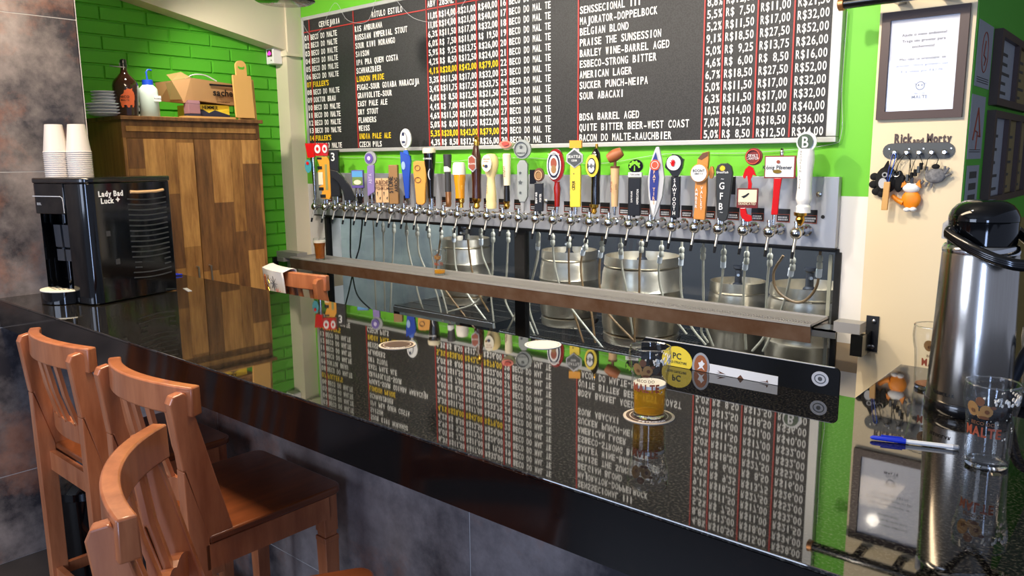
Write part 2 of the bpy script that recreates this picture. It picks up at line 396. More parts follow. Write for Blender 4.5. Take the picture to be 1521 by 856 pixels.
# corridor wall running back from the right pillar
cw = struct(MB().box(-.75, YB + .14, 1.305, -.617, 7.2, 3.0).build('wall_corridor', 'green_paint'))
MB().box(-.75, YB + .14, 0, -.617, 7.2, 1.305).build('lower_wall', 'beige_wall', cw)
struct(MB().box(-.75, 7.2, 0, 2.0, 7.3, 3.0).build('wall_far', 'beige_wall'))
# cool room behind the glass
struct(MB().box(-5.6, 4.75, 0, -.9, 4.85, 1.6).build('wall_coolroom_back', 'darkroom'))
struct(MB().box(-5.3, YB + .13, 0, -5.2, 4.75, 1.6).build('wall_coolroom_left', 'pane_reflection'))
struct(MB().box(-5.2, 4.55, 0, -4.55, 4.6, 1.6).build('pane_reflection_panel', 'pane_reflection'))  # added pale panel standing in for the left pane's reflection
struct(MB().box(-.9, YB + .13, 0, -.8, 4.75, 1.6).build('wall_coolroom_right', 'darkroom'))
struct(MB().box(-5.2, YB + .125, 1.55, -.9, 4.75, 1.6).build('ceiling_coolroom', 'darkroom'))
win = struct(MB().box(OX0, YB - .012, OZ1 - .014, OX1, YB + .03, OZ1).build('window_1', 'black_matte'))
MB().box(OX0 - .01, YB - .012, OZ0, OX0 + .014, YB + .03, OZ1 - .014).build('window_frame', 'black_matte', win)
MB().box(OX1 - .014, YB - .012, OZ0, OX1 + .01, YB + .03, OZ1 - .014).build('window_frame', 'black_matte', win)
MB().box(-2.875, YB - .006, OZ0, -2.80, YB + .035, OZ1 - .014).build('mullion', 'black_matte', win)
MB().box(OX0 + .014, YB + .008, OZ0, -2.875, YB + .014, OZ1 - .014).build('glass_pane', 'cooler_glass', win)
MB().box(-2.80, YB + .008, OZ0, OX1 - .014, YB + .014, OZ1 - .014).build('glass_pane', 'cooler_glass', win)
MB().box(OX1 - .05, YB + .02, OZ0, OX1 - .035, YB + .03, OZ1 - .03).build('seal', 'cream', win)
# added fills hidden behind the tap plate, brightening kegs and the left panel
area('keg_fill', (-2.4, 3.56, 1.50), (-2.4, 4.15, .3), 2.8, .12, 58, (.95, .96, 1.0))
area('left_pane_fill', (-4.5, 3.7, 1.52), (-4.8, 4.5, .7), .7, .15, 13, (1.0, 1.0, .97))

# ================================================================ COUNTER
Y0, Y1, XE, YE, TH = .9685, 1.751, -.507, 2.116, .115
ct = thing('bar_counter', 'long black polished granite bar counter with a deep apron', 'counter', (0, 0, 0))
b = MB(); b.prism([(XL, Y0), (1.0, Y0), (1.0, YE), (XE, YE), (XE, Y1), (-3.72, Y1), (-3.72, 1.38), (XL, 1.38)], ZC - .007, ZC, 'xy')
b.build('worktop', 'polished_granite', ct, bevel=.002)
b = MB(); b.box(XL + .002, Y0 + .001, ZC - TH, 1.0, Y0 + .03, ZC - .0075); b.build('apron', 'granite_edge', ct)
b = MB(); b.box(-3.5, Y0 + .031, ZC - TH, .98, 1.3, ZC - .008); b.build('substrate', 'black_matte', ct)
YP = 1.3
pn = MB().box(XL + .005, YP + .0012, .002, .95, YP + .1, ZC - .021).build('front_wall', 'grout', ct)
xs_ = [XL + .005, -2.487, -1.267, -.047, .95]
for a, c in zip(xs_, xs_[1:]):
    for z0, z1 in ((.003, .368), (.368, .981), (.981, ZC - .03)):
        MB().box(a + .0018, YP, z0 + .0018, c - .0018, YP + .001, z1 - .0018).build('tile', 'slate_tile', pn)

HANDLES = [
  (-4.57, [
    ('rev', '', 'chrome', 0.0069, [(0.0294, 0.0065), (0.0538, 0.0081), (0.1353, 0.0106), (0.2249, 0.0147), (0.3226, 0.0212), (0.3373, 0.0212)]),
    ('poly', 'cap', 'red', [(-0.0404, 0.4326), (0.0215, 0.4326), (0.0191, 0.3349), (-0.0273, 0.3349)], 0.035, 0),
    ('oval', 'badge', 'teal', -0.0216, 0.2778, 0.022, 0.0448, 0.012, -0.03),
    ('oval', 'emblem', 'red', -0.0241, 0.2982, 0.0098, 0.0114, 0.006, -0.038),
  ]),
  (-4.454, [
    ('rev', 'ferrule', 'chrome', 0.0188, [(0.0251, 0.008), (0.0532, 0.008)]),
    ('poly', '', 'orange', [(-0.0254, 0.3399), (0.0349, 0.3424), (0.0509, 0.3102), (0.0533, 0.0893), (0.0389, 0.0532), (-0.0214, 0.0612), (-0.0093, 0.1054), (-0.0294, 0.1375), (-0.0093, 0.1536), (-0.0334, 0.2419), (-0.0133, 0.266), (-0.0334, 0.3223)], 0.03, 0),
    ('box', 'stripe', 'black', -0.0326, 0.2564, -0.0013, 0.2781, 0.036),
    ('box', 'stripe', 'black', -0.0294, 0.115, 0.0027, 0.1359, 0.036),
    ('box', 'stripe', 'black', -0.0214, 0.0652, 0.0148, 0.0877, 0.036),
    ('box', 'stripe', 'black', -0.0326, 0.3239, -0.0013, 0.3367, 0.036),
    ('box', 'label', 'cream', -0.0294, 0.1536, 0.0011, 0.2379, 0.034),
    ('box', 'label', 'olive', 0.0172, 0.1174, 0.0332, 0.2901, 0.034),
    ('box', 'cap', 'red', -0.0455, 0.348, 0.0429, 0.4307, 0.04),
    ('oval', 'emblem', 'white', -0.0238, 0.393, 0.0193, 0.0289, 0.008, -0.024),
    ('oval', 'emblem', 'white', 0.0252, 0.393, 0.0161, 0.0273, 0.008, -0.024),
    ('oval', 'emblem', 'red', -0.0238, 0.393, 0.0088, 0.0129, 0.004, -0.03),
    ('oval', 'emblem', 'red', 0.0252, 0.393, 0.008, 0.012, 0.004, -0.03),
  ]),
  (-4.3379, [
    ('rev', 'ferrule', 'chrome', 0.0202, [(0.0362, 0.0079), (0.0758, 0.0071)]),
    ('box', '', 'black', -0.0194, 0.0758, 0.0424, 0.3847, 0.04),
    ('txt', 'lettering', 'white', '3', 0.0059, 0.3411, 0.0554, 0, -0.022),
  ]),
  (-4.2219, [
    ('rev', 'ferrule', 'chrome', 0.0271, [(0.0319, 0.0078), (0.071, 0.007)]),
    ('poly', '', 'black', [(-0.0939, 0.2544), (-0.047, 0.2466), (-0.0041, 0.2037), (0.0349, 0.149), (0.0661, 0.0788), (0.0661, 0.0538), (-0.0041, 0.0538), (-0.0119, 0.11), (-0.0431, 0.1724), (-0.09, 0.2115)], 0.022, 0),
  ]),
  (-4.1059, [
    ('rev', 'ferrule', 'black', 0.0244, [(0.0354, 0.0123), (0.0846, 0.02)]),
    ('box', '', 'purple', -0.0233, 0.137, 0.0551, 0.2523, 0.03),
    ('box', 'picture', 'sky', -0.0187, 0.2077, 0.0505, 0.2462, 0.034),
    ('box', 'picture', 'grass', -0.0187, 0.1546, 0.0505, 0.2077, 0.034),
    ('oval', 'badge', 'cream', 0.0167, 0.1739, 0.0246, 0.0154, 0.004, -0.02),
    ('rev', 'finger', 'chrome', 0.0028, [(0.0816, 0.0062), (0.1277, 0.0054), (0.1393, 0.0077)]),
    ('rev', 'finger', 'chrome', 0.0244, [(0.0816, 0.0062), (0.12, 0.0062), (0.1354, 0.0077)]),
    ('rev', 'finger', 'chrome', 0.0436, [(0.0816, 0.0062), (0.1277, 0.0054), (0.1393, 0.0077)]),
  ]),
  (-3.9898, [
    ('rev', 'ferrule', 'chrome', 0.0286, [(0.0392, 0.0091), (0.1074, 0.0114)]),
    ('poly', '', 'purple2', [(0.0082, 0.2817), (0.0537, 0.2855), (0.0499, 0.115), (0.0044, 0.0847), (0.0029, 0.1453)], 0.03, 0),
    ('oval', 'badge', 'grey', 0.0309, 0.3272, 0.0379, 0.044, 0.03, 0),
    ('oval', 'emblem', 'purple', 0.0233, 0.3272, 0.0258, 0.0318, 0.008, -0.018),
    ('oval', 'emblem', 'lilac', 0.0233, 0.3272, 0.0106, 0.0136, 0.004, -0.024),
    ('txt', 'lettering', 'lilac', 'ABITA', 0.0256, 0.1984, 0.0258, 1, -0.018),
  ]),
  (-3.8738, [
    ('rev', 'ferrule', 'chrome', 0.0244, [(0.035, 0.0105), (0.0499, 0.009)]),
    ('box', '', 'tan', -0.0182, 0.0484, 0.0654, 0.2022, 0.035),
    ('box', 'groove', 'brown', -0.0182, 0.153, 0.0654, 0.1574, 0.037),
    ('box', 'groove', 'brown', 0.0221, 0.0484, 0.0258, 0.2022, 0.037),
    ('txt', 'lettering', 'brown', 'AB', 0.002, 0.1768, 0.0269, 0, -0.02),
    ('txt', 'lettering', 'brown', 'DE', 0.0467, 0.1768, 0.0269, 0, -0.02),
    ('txt', 'lettering', 'brown', 'FGH', 0.002, 0.1395, 0.0194, 0, -0.02),
    ('txt', 'lettering', 'brown', 'KLM', 0.0467, 0.1395, 0.0194, 0, -0.02),
    ('poly', 'groove', 'black', [(-0.0092, 0.1171), (-0.0018, 0.1171), (-0.0055, 0.0873)], 0.037, 0),
    ('poly', 'groove', 'black', [(0.0318, 0.1171), (0.0393, 0.1171), (0.0356, 0.0873)], 0.037, 0),
    ('poly', 'groove', 'black', [(0.0057, 0.0798), (0.0161, 0.0873), (0.0102, 0.0634)], 0.037, 0),
    ('poly', 'groove', 'black', [(0.0505, 0.0798), (0.0609, 0.0873), (0.055, 0.0634)], 0.037, 0),
  ]),
  (-3.7578, [
    ('rev', 'ferrule', 'chrome', 0.0202, [(0.035, 0.0103), (0.046, 0.0088)]),
    ('box', '', 'brownwood', -0.007, 0.0445, 0.0496, 0.285, 0.045),
    ('txt', 'lettering', 'black', 'STONE', 0.004, 0.1637, 0.0382, 1, -0.026),
    ('txt', 'lettering', 'black', 'ARROG', 0.0393, 0.1637, 0.0294, 1, -0.026),
  ]),
  (-3.6417, [
    ('rev', 'ferrule', 'chrome', 0.0271, [(0.0386, 0.0087), (0.082, 0.013)]),
    ('poly', '', 'blue', [(-0.0106, 0.3665), (0.0524, 0.339), (0.0546, 0.3028), (0.0437, 0.1942), (0.0379, 0.082), (0.0133, 0.082), (0.0039, 0.1942), (-0.0084, 0.3028)], 0.035, 0),
    ('poly', 'cap', 'blue2', [(0.0112, 0.3716), (0.0329, 0.3752), (0.0437, 0.339), (0.0039, 0.3498)], 0.02, 0),
    ('oval', 'emblem', 'paleblue', 0.009, 0.2811, 0.0116, 0.0246, 0.004, -0.02),
    ('rev', 'neck', 'cream', 0.0256, [(0.3665, 0.0072), (0.3897, 0.0072)]),
    ('oval', 'badge', 'white', 0.0264, 0.444, 0.034, 0.0579, 0.028, 0),
    ('oval', 'emblem', 'grey', 0.0184, 0.4403, 0.0188, 0.042, 0.006, -0.018),
    ('oval', 'emblem', 'white', 0.0184, 0.4403, 0.013, 0.0347, 0.004, -0.022),
    ('oval', 'emblem', 'navy', 0.0148, 0.4693, 0.0072, 0.0116, 0.003, -0.026),
    ('oval', 'emblem', 'navy', 0.0162, 0.4222, 0.0101, 0.0072, 0.003, -0.026),
  ]),
  (-3.5257, [
    ('rev', 'ferrule', 'chrome', 0.0232, [(0.0246, 0.0086), (0.0531, 0.0128)]),
    ('poly', '', 'orangewood', [(-0.0089, 0.3025), (0.0089, 0.3082), (0.0588, 0.3061), (0.0674, 0.2812), (0.0659, 0.1956), (0.0574, 0.1244), (0.056, 0.0603), (0.041, 0.046), (0.0125, 0.0474), (0.0018, 0.0603), (-0.0032, 0.1529), (-0.011, 0.2526)], 0.038, 0),
    ('ring', 'emblem', 'brown', 0.0161, 0.2669, 0.0171, 0.0171, 0.0029),
    ('ring', 'emblem', 'brown', 0.0161, 0.1956, 0.02, 0.0171, 0.0029),
  ]),
  (-3.4097, [
    ('rev', 'ferrule', 'chrome', 0.0131, [(0.0076, 0.0098), (0.0882, 0.0126)]),
    ('rev', '', 'blackgloss', 0.0075, [(0.0882, 0.0168), (0.1549, 0.0189), (0.225, 0.0231), (0.2881, 0.0323), (0.3512, 0.0365), (0.3554, 0.0365)]),
    ('rev', 'cap', 'cream', 0.004, [(0.354, 0.0386), (0.3638, 0.0393), (0.3792, 0.0372), (0.3835, 0.0337)]),
    ('txt', 'lettering', 'white', 'GUINNESS', 0.0019, 0.3217, 0.0098, 0, -0.045),
    ('txt', 'emblem', 'silver', '(', 0.0089, 0.239, 0.0491, 0, -0.036),
  ]),
  (-3.2936, [
    ('rev', 'ferrule', 'copper', 0.0313, [(0.0408, 0.011), (0.0567, 0.0179), (0.0739, 0.0166), (0.1153, 0.0179), (0.1291, 0.0179)]),
    ('rev', '', 'charcoal', 0.0299, [(0.1291, 0.0193), (0.1981, 0.0186), (0.2533, 0.0186), (0.2705, 0.0207), (0.3292, 0.0248), (0.3429, 0.0248), (0.3457, 0.0207)]),
    ('rev', 'label', 'white', 0.0285, [(0.245, 0.0214), (0.2753, 0.0214)]),
  ]),
  (-3.1776, [
    ('rev', 'ferrule', 'gold', 0.0231, [(0.04, 0.0122), (0.0638, 0.0109), (0.0706, 0.0176), (0.0909, 0.019), (0.0977, 0.0149)]),
    ('rev', '', 'amber', 0.0163, [(0.0943, 0.0271), (0.1588, 0.0285), (0.1995, 0.0339), (0.23, 0.0353)]),
    ('rev', 'foam', 'foam', 0.0136, [(0.2293, 0.038), (0.2605, 0.0387), (0.2809, 0.0366), (0.2958, 0.0326), (0.2999, 0.0204)]),
    ('txt', 'lettering', 'amber2', 'LA FIN', 0.0367, 0.1588, 0.0095, 1, -0.044),
  ]),
  (-3.0616, [
    ('rev', 'ferrule', 'gold', 0.0272, [(0.037, 0.0093), (0.0503, 0.02), (0.067, 0.0147), (0.0804, 0.0254), (0.0971, 0.0267)]),
    ('rev', '', 'browngloss', 0.0285, [(0.0964, 0.0267), (0.1605, 0.0254), (0.1872, 0.0254), (0.2473, 0.0294), (0.294, 0.0307), (0.334, 0.0267), (0.3674, 0.0187), (0.3908, 0.0147)]),
    ('rev', 'crown', 'gold', 0.0319, [(0.3888, 0.0147), (0.4075, 0.0174), (0.4241, 0.0107), (0.4342, 0.0147), (0.4475, 0.0067)]),
    ('poly', 'badge', 'silver', [(-0.0082, 0.3274), (0.0118, 0.3407), (0.0352, 0.3207), (0.0352, 0.2639), (0.0152, 0.2439), (-0.0102, 0.2673)], 0.012, -0.034),
    ('poly', 'emblem', 'rust', [(-0.0048, 0.322), (0.0118, 0.3327), (0.0299, 0.3167), (0.0299, 0.2673), (0.0152, 0.2539), (-0.0062, 0.2713)], 0.004, -0.043),
    ('txt', 'lettering', 'white', 'BROWN', 0.0125, 0.2906, 0.0093, 0, -0.047),
  ]),
  (-2.9455, [
    ('rev', '', 'butter', 0.0246, [(0.0428, 0.0276), (0.0704, 0.0302), (0.0835, 0.0276), (0.0933, 0.0302), (0.136, 0.0276), (0.1754, 0.0236), (0.2147, 0.021), (0.2377, 0.0315), (0.2672, 0.0407), (0.3, 0.0446), (0.3263, 0.0381), (0.3427, 0.0223), (0.3447, 0.0066)]),
    ('oval', 'badge', 'cream2', 0.0115, 0.2935, 0.0276, 0.0459, 0.01, -0.055),
    ('oval', 'emblem', 'navy', 0.0102, 0.2771, 0.0092, 0.0092, 0.004, -0.062),
    ('oval', 'emblem', 'gold', -0.0042, 0.2804, 0.0052, 0.0066, 0.004, -0.062),
    ('txt', 'lettering', 'rust', 'FIRESTONE', 0.0115, 0.3164, 0.0066, 0, -0.062),
    ('txt', 'lettering', 'rust', 'DOUBLE', 0.0102, 0.3033, 0.0066, 0, -0.062),
    ('txt', 'lettering', 'brown', 'UNION JACK', 0.0089, 0.1491, 0.0092, 1, -0.04),
  ]),
  (-2.8295, [
    ('rev', 'ferrule', 'gold', 0.023, [(0.0449, 0.0103), (0.061, 0.0181), (0.0739, 0.0142), (0.0868, 0.0193)]),
    ('rev', 'stem', 'black', 0.0243, [(0.0868, 0.0168), (0.1384, 0.0161), (0.1739, 0.0148)]),
    ('rev', '', 'cream', 0.0256, [(0.1732, 0.0181), (0.2545, 0.0206), (0.3383, 0.0226), (0.3448, 0.0168)]),
    ('txt', 'lettering', 'brown', 'DOGFISH', 0.014, 0.248, 0.0168, 1, -0.03),
    ('bowl', 'cup', 'cream', 0.0269, 0.3835, 0.0438, 0.0335),
    ('oval', 'fruit', 'pink', 0.025, 0.3931, 0.0335, 0.0193, 0.02, -0.03),
    ('oval', 'fruit_center', 'rust2', 0.0269, 0.3964, 0.0193, 0.0103, 0.01, -0.045),
  ]),
  (-2.7134, [
    ('rev', 'ferrule', 'grey', 0.0221, [(0.033, 0.0089), (0.0868, 0.0139)]),
    ('poly', '', 'greyhandle', [(-0.0052, 0.2832), (0.0107, 0.3086), (0.036, 0.3086), (0.0518, 0.2864), (0.0499, 0.1153), (0.036, 0.0868), (0.0075, 0.0868), (-0.0039, 0.1153)], 0.035, 0),
    ('oval', 'badge', 'greyhandle', 0.0233, 0.3656, 0.0456, 0.0507, 0.03, 0),
    ('ring', 'emblem', 'darkgrey', 0.017, 0.3656, 0.0355, 0.0393, 0.0032),
    ('star', 'emblem', 'darkgrey', 0.0119, 0.242, 0.0082),
    ('star', 'emblem', 'darkgrey', 0.0119, 0.1914, 0.0127),
    ('star', 'emblem', 'darkgrey', 0.0119, 0.1375, 0.0082),
    ('star', 'emblem', 'darkgrey', 0.017, 0.3782, 0.0101),
    ('txt', 'lettering', 'darkgrey', 'FIREMANS', 0.017, 0.3466, 0.0089, 0, -0.018),
  ]),
  (-2.5974, [
    ('rev', 'ferrule', 'black', 0.022, [(0.028, 0.0087), (0.0424, 0.0075)]),
    ('box', '', 'black', -0.0029, 0.0405, 0.0419, 0.1898, 0.035),
    ('txt', 'lettering', 'white', 'BREW HUB', 0.0071, 0.112, 0.0137, 1, -0.02),
    ('txt', 'lettering', 'white', 'PORTER', 0.0294, 0.112, 0.0137, 1, -0.02),
    ('box', 'label', 'blackgloss', -0.0297, 0.1836, 0.0046, 0.2582, 0.012),
    ('oval', 'badge', 'brown', 0.0207, 0.2315, 0.0261, 0.0361, 0.03, 0),
    ('ring', 'emblem', 'tan', 0.0195, 0.229, 0.0199, 0.0249, 0.0037),
    ('oval', 'emblem', 'brownwood', 0.0195, 0.229, 0.0137, 0.0174, 0.004, -0.018),
  ]),
  (-2.4814, [
    ('rev', 'ferrule', 'chrome', 0.0224, [(0.0355, 0.0073), (0.0721, 0.0086)]),
    ('rev', '', 'redgloss', 0.0224, [(0.0691, 0.0134), (0.121, 0.0159), (0.1637, 0.0183), (0.1882, 0.0134), (0.1973, 0.0147)]),
    ('oval', 'badge', 'redgloss', 0.0163, 0.281, 0.0452, 0.0843, 0.03, 0),
    ('oval', 'emblem', 'white', 0.0084, 0.281, 0.0366, 0.0721, 0.006, -0.018),
    ('oval', 'emblem', 'navy', 0.0084, 0.281, 0.0318, 0.0635, 0.003, -0.022),
    ('oval', 'emblem', 'white', 0.0084, 0.2798, 0.0244, 0.0513, 0.003, -0.0245),
    ('oval', 'emblem', 'rust', 0.0084, 0.292, 0.0159, 0.0269, 0.003, -0.027),
    ('oval', 'emblem', 'brownwood', 0.0084, 0.2615, 0.0134, 0.0208, 0.003, -0.0275),
    ('txt', 'lettering', 'white', 'FRANZISKANER', 0.0084, 0.3378, 0.0073, 0, -0.026),
    ('txt', 'lettering', 'black', 'WEISSBIER', 0.0084, 0.2236, 0.0073, 0, -0.0275),
  ]),
  (-2.3653, [
    ('rev', 'ferrule', 'chrome', 0.0248, [(0.0339, 0.0096), (0.0729, 0.0108)]),
    ('box', '', 'yellow', -0.0022, 0.0711, 0.0506, 0.2797, 0.035),
    ('box', 'cap', 'orange', -0.0052, 0.3666, 0.0548, 0.4044, 0.04),
    ('box', 'neck', 'white', 0.0098, 0.3504, 0.041, 0.3684, 0.02),
    ('poly', 'badge', 'silver', [(-0.0201, 0.3337), (0.0206, 0.3684), (0.0626, 0.3337), (0.0626, 0.2977), (0.0206, 0.2665), (-0.0201, 0.2977)], 0.02, -0.012),
    ('poly', 'emblem', 'darkgrey', [(-0.0142, 0.3307), (0.0206, 0.3576), (0.0554, 0.3307), (0.0554, 0.3007), (0.0206, 0.2737), (-0.0142, 0.3007)], 0.004, -0.024),
    ('txt', 'lettering', 'white', 'SEATTLE', 0.0206, 0.3247, 0.0144, 0, -0.028),
    ('txt', 'lettering', 'white', 'CIDER', 0.0206, 0.3049, 0.0096, 0, -0.028),
    ('txt', 'lettering', 'black', 'CIDER', 0.0158, 0.1808, 0.0204, 2, -0.02),
    ('star', 'emblem', 'darkgrey', 0.017, 0.2401, 0.0036),
  ]),
  (-2.2493, [
    ('rev', 'ferrule', 'gold', 0.0226, [(0.0387, 0.0071), (0.0504, 0.0153), (0.0651, 0.0118), (0.074, 0.0223), (0.0887, 0.0235)]),
    ('rev', '', 'blackgloss', 0.0296, [(0.0881, 0.0223), (0.1504, 0.0223), (0.1974, 0.0212), (0.2563, 0.0247), (0.3033, 0.0259), (0.3386, 0.0212), (0.3621, 0.0082)]),
    ('rev', 'crown', 'gold', 0.0331, [(0.3609, 0.0059), (0.3739, 0.0082), (0.3856, 0.0059)]),
    ('oval', 'badge', 'yellow', 0.0167, 0.2786, 0.0318, 0.0541, 0.014, -0.03),
    ('oval', 'emblem', 'black', 0.0143, 0.2786, 0.0212, 0.0388, 0.004, -0.04),
    ('oval', 'emblem', 'white', 0.0143, 0.2786, 0.0176, 0.0329, 0.004, -0.043),
    ('txt', 'lettering', 'black', 'HH', 0.0143, 0.2786, 0.0235, 0, -0.047),
  ]),
  (-2.1333, [
    ('rev', 'ferrule', 'chrome', 0.0271, [(0.0374, 0.0069), (0.0807, 0.0092)]),
    ('rev', '', 'tan', 0.0271, [(0.0807, 0.0161), (0.1758, 0.0185), (0.2652, 0.0219), (0.2681, 0.0219)]),
    ('rev', 'cap', 'brown', 0.0271, [(0.267, 0.0231), (0.2762, 0.0231)]),
    ('rev', 'stem', 'brown', 0.0271, [(0.275, 0.0069), (0.3056, 0.0069)]),
    ('barrel', 'barrel', 'copperwood', 0.026, 0.3287, 0.0346),
    ('txt', 'lettering', 'rust', 'FORTYSIX', 0.0145, 0.1787, 0.0127, 1, -0.034),
    ('txt', 'lettering', 'brown', 'BARREL', 0.0375, 0.1787, 0.0092, 1, -0.034),
  ]),
  (-2.0172, [
    ('rev', 'ferrule', 'black', 0.022, [(0.0334, 0.0079), (0.0418, 0.0068)]),
    ('box', '', 'black', -0.0046, 0.0407, 0.0542, 0.2228, 0.035),
    ('box', 'label', 'white', -0.0046, 0.2273, 0.0587, 0.2476, 0.04),
    ('txt', 'lettering', 'black', 'TERRAPIN', 0.026, 0.2375, 0.009, 0, -0.023),
    ('oval', 'badge', 'blackgloss', 0.0293, 0.2765, 0.0351, 0.0317, 0.03, 0),
    ('treehead', 'emblem', 'lime', 0.0248, 0.2793, 0.0283),
    ('txt', 'lettering', 'white', 'HOPSECUTION', 0.0407, 0.1323, 0.0124, 1, -0.02),
    ('txt', 'lettering', 'white', 'LUAU KRUNK', 0.0124, 0.1323, 0.0102, 1, -0.02),
  ]),
  (-1.9012, [
    ('rev', 'ferrule', 'chrome', 0.0182, [(0.0298, 0.0066), (0.0381, 0.0055)]),
    ('poly', '', 'silver', [(0.0232, 0.3649), (0.0365, 0.3649), (0.0504, 0.3068), (0.0642, 0.2237), (0.0559, 0.135), (0.031, 0.0575), (0.0199, 0.0342), (0.0088, 0.0519), (-0.0078, 0.135), (-0.0133, 0.2126), (-0.0023, 0.2901), (0.0144, 0.3456)], 0.025, 0),
    ('poly', 'panel', 'blueflat', [(0.0216, 0.34), (0.031, 0.3068), (0.0393, 0.2237), (0.0337, 0.1516), (0.031, 0.1173), (0.0033, 0.1173), (-0.0034, 0.1793), (-0.0023, 0.2403), (0.0088, 0.3068)], 0.004, -0.015),
    ('poly', 'label', 'white', [(0.0033, 0.1162), (0.031, 0.1162), (0.0227, 0.0796), (0.0171, 0.0519), (0.0088, 0.0796)], 0.004, -0.015),
    ('oval', 'badge', 'redorange', 0.0199, 0.2818, 0.0233, 0.0249, 0.008, -0.018),
    ('ring', 'emblem', 'white', 0.0199, 0.2818, 0.0166, 0.0177, 0.0022),
    ('txt', 'lettering', 'peach', 'FAT TIRE', 0.0177, 0.1793, 0.0166, 3, -0.02),
  ]),
  (-1.7852, [
    ('rev', 'ferrule', 'black', 0.0141, [(0.0323, 0.0076), (0.0415, 0.0065)]),
    ('box', '', 'black', -0.0059, 0.0405, 0.0342, 0.2304, 0.035),
    ('poly', 'head', 'black', [(-0.0336, 0.2819), (-0.0255, 0.3129), (-0.0103, 0.3199), (-0.0021, 0.3302), (0.0169, 0.3281), (0.0288, 0.3226), (0.0375, 0.3129), (0.0478, 0.3064), (0.0429, 0.2684), (0.0304, 0.244), (0.0223, 0.2304), (-0.0021, 0.2331), (-0.0146, 0.2521), (-0.0347, 0.2711)], 0.045, 0),
    ('oval', 'badge', 'white', 0.0049, 0.2912, 0.0315, 0.0336, 0.008, -0.024),
    ('hand', 'emblem', 'red', 0.0017, 0.289, 0.0163),
    ('txt', 'lettering', 'white', 'SAWTOOTH', 0.0104, 0.1381, 0.0174, 3, -0.021),
  ]),
  (-1.6691, [
    ('rev', 'ferrule', 'black', 0.0174, [(0.0291, 0.0064), (0.0387, 0.0074)]),
    ('poly', '', 'branch', [(-0.0039, 0.0398), (0.0014, 0.1088), (-0.0012, 0.1832), (0.0051, 0.2576), (0.0067, 0.3054), (0.028, 0.3346), (0.0546, 0.3415), (0.0561, 0.3054), (0.0492, 0.2363), (0.0519, 0.162), (0.0492, 0.0876), (0.0466, 0.0371)], 0.05, 0),
    ('poly', 'cut_face', 'brown', [(0.0083, 0.3097), (0.028, 0.333), (0.0519, 0.3394), (0.0519, 0.3214), (0.0253, 0.3028)], 0.052, 0),
    ('oval', 'branch_stub', 'branch', 0.0668, 0.248, 0.0106, 0.0276, 0.04, 0.01),
    ('oval', 'badge', 'branch', 0.019, 0.2459, 0.0393, 0.0414, 0.02, -0.03),
    ('oval', 'emblem', 'white', 0.0168, 0.2459, 0.034, 0.0372, 0.006, -0.042),
    ('txt', 'lettering', 'black', 'BOONT', 0.0168, 0.2576, 0.0128, 0, -0.047),
    ('txt', 'lettering', 'black', 'AMBER ALE', 0.0168, 0.2438, 0.0064, 0, -0.047),
    ('txt', 'lettering', 'white', 'AMBER', 0.0073, 0.1354, 0.0149, 3, -0.028),
    ('txt', 'lettering', 'white', 'VALLEY', 0.0296, 0.1354, 0.0149, 3, -0.028),
  ]),
  (-1.5531, [
    ('rev', 'ferrule', 'chrome', 0.0154, [(0.0224, 0.0083), (0.0363, 0.0083)]),
    ('poly', '', 'darkhandle', [(-0.0178, 0.2616), (-0.0109, 0.2789), (0.003, 0.2879), (0.0307, 0.2893), (0.048, 0.2754), (0.055, 0.2477), (0.0459, 0.1299), (0.0411, 0.0606), (0.0342, 0.0398), (0.0203, 0.0342), (0.0016, 0.0398), (-0.006, 0.0606), (-0.0123, 0.1437)], 0.035, 0),
    ('txt', 'lettering', 'white', 'G', 0.0113, 0.1922, 0.0305, 0, -0.021),
    ('txt', 'lettering', 'white', 'F', 0.0113, 0.1472, 0.0305, 0, -0.021),
    ('txt', 'lettering', 'white', 'B', 0.0099, 0.1021, 0.0305, 0, -0.021),
    ('sun', 'emblem', 'sunyellow', 0.0113, 0.2671, 0.0125),
    ('txt', 'lettering', 'white', 'GreenFlash', 0.0113, 0.2505, 0.0097, 0, -0.021),
    ('txt', 'lettering', 'silver', '~', 0.0127, 0.2234, 0.0208, 0, -0.021),
    ('txt', 'lettering', 'silver', '~', 0.0127, 0.0779, 0.0208, 0, -0.021),
  ]),
  (-1.4371, [
    ('rev', 'ferrule', 'chrome', 0.0179, [(0.0244, 0.0081), (0.0379, 0.0081)]),
    ('poly', '', 'redflat', [(-0.016, 0.0989), (0.0077, 0.0989), (0.0145, 0.0718), (0.0348, 0.0637), (0.0368, 0.0433), (0.0179, 0.0366), (-0.0011, 0.0447), (-0.0126, 0.065)], 0.02, 0),
    ('poly', 'arrow', 'redflat', [(-0.0093, 0.2311), (-0.0011, 0.2617), (0.0145, 0.2786), (0.0328, 0.2684), (0.0463, 0.2345), (0.0328, 0.24), (0.0246, 0.221), (0.0301, 0.2006), (0.0287, 0.1789), (0.0138, 0.1789), (0.0145, 0.204), (0.0084, 0.2379), (-0.0011, 0.2223)], 0.02, 0),
    ('box', 'label', 'maroon', -0.0296, 0.0976, 0.0572, 0.1817, 0.02),
    ('box', 'picture', 'cream', -0.0242, 0.1227, 0.0518, 0.1762, 0.024),
    ('poly', 'emblem', 'black', [(-0.0126, 0.1464), (0.0043, 0.1532), (0.0179, 0.1633), (0.0219, 0.1586), (0.0097, 0.1464), (-0.0011, 0.1396)], 0.026, 0),
    ('txt', 'lettering', 'cream', 'DEADICATED', 0.0138, 0.1166, 0.0102, 0, -0.014),
    ('oval', 'badge', 'maroon2', 0.0328, 0.3159, 0.0353, 0.0366, 0.03, 0),
    ('ring', 'emblem', 'redorange', 0.0301, 0.3159, 0.0298, 0.0312, 0.0034),
    ('txt', 'lettering', 'white', "DEVIL'S", 0.0301, 0.3213, 0.0108, 0, -0.018),
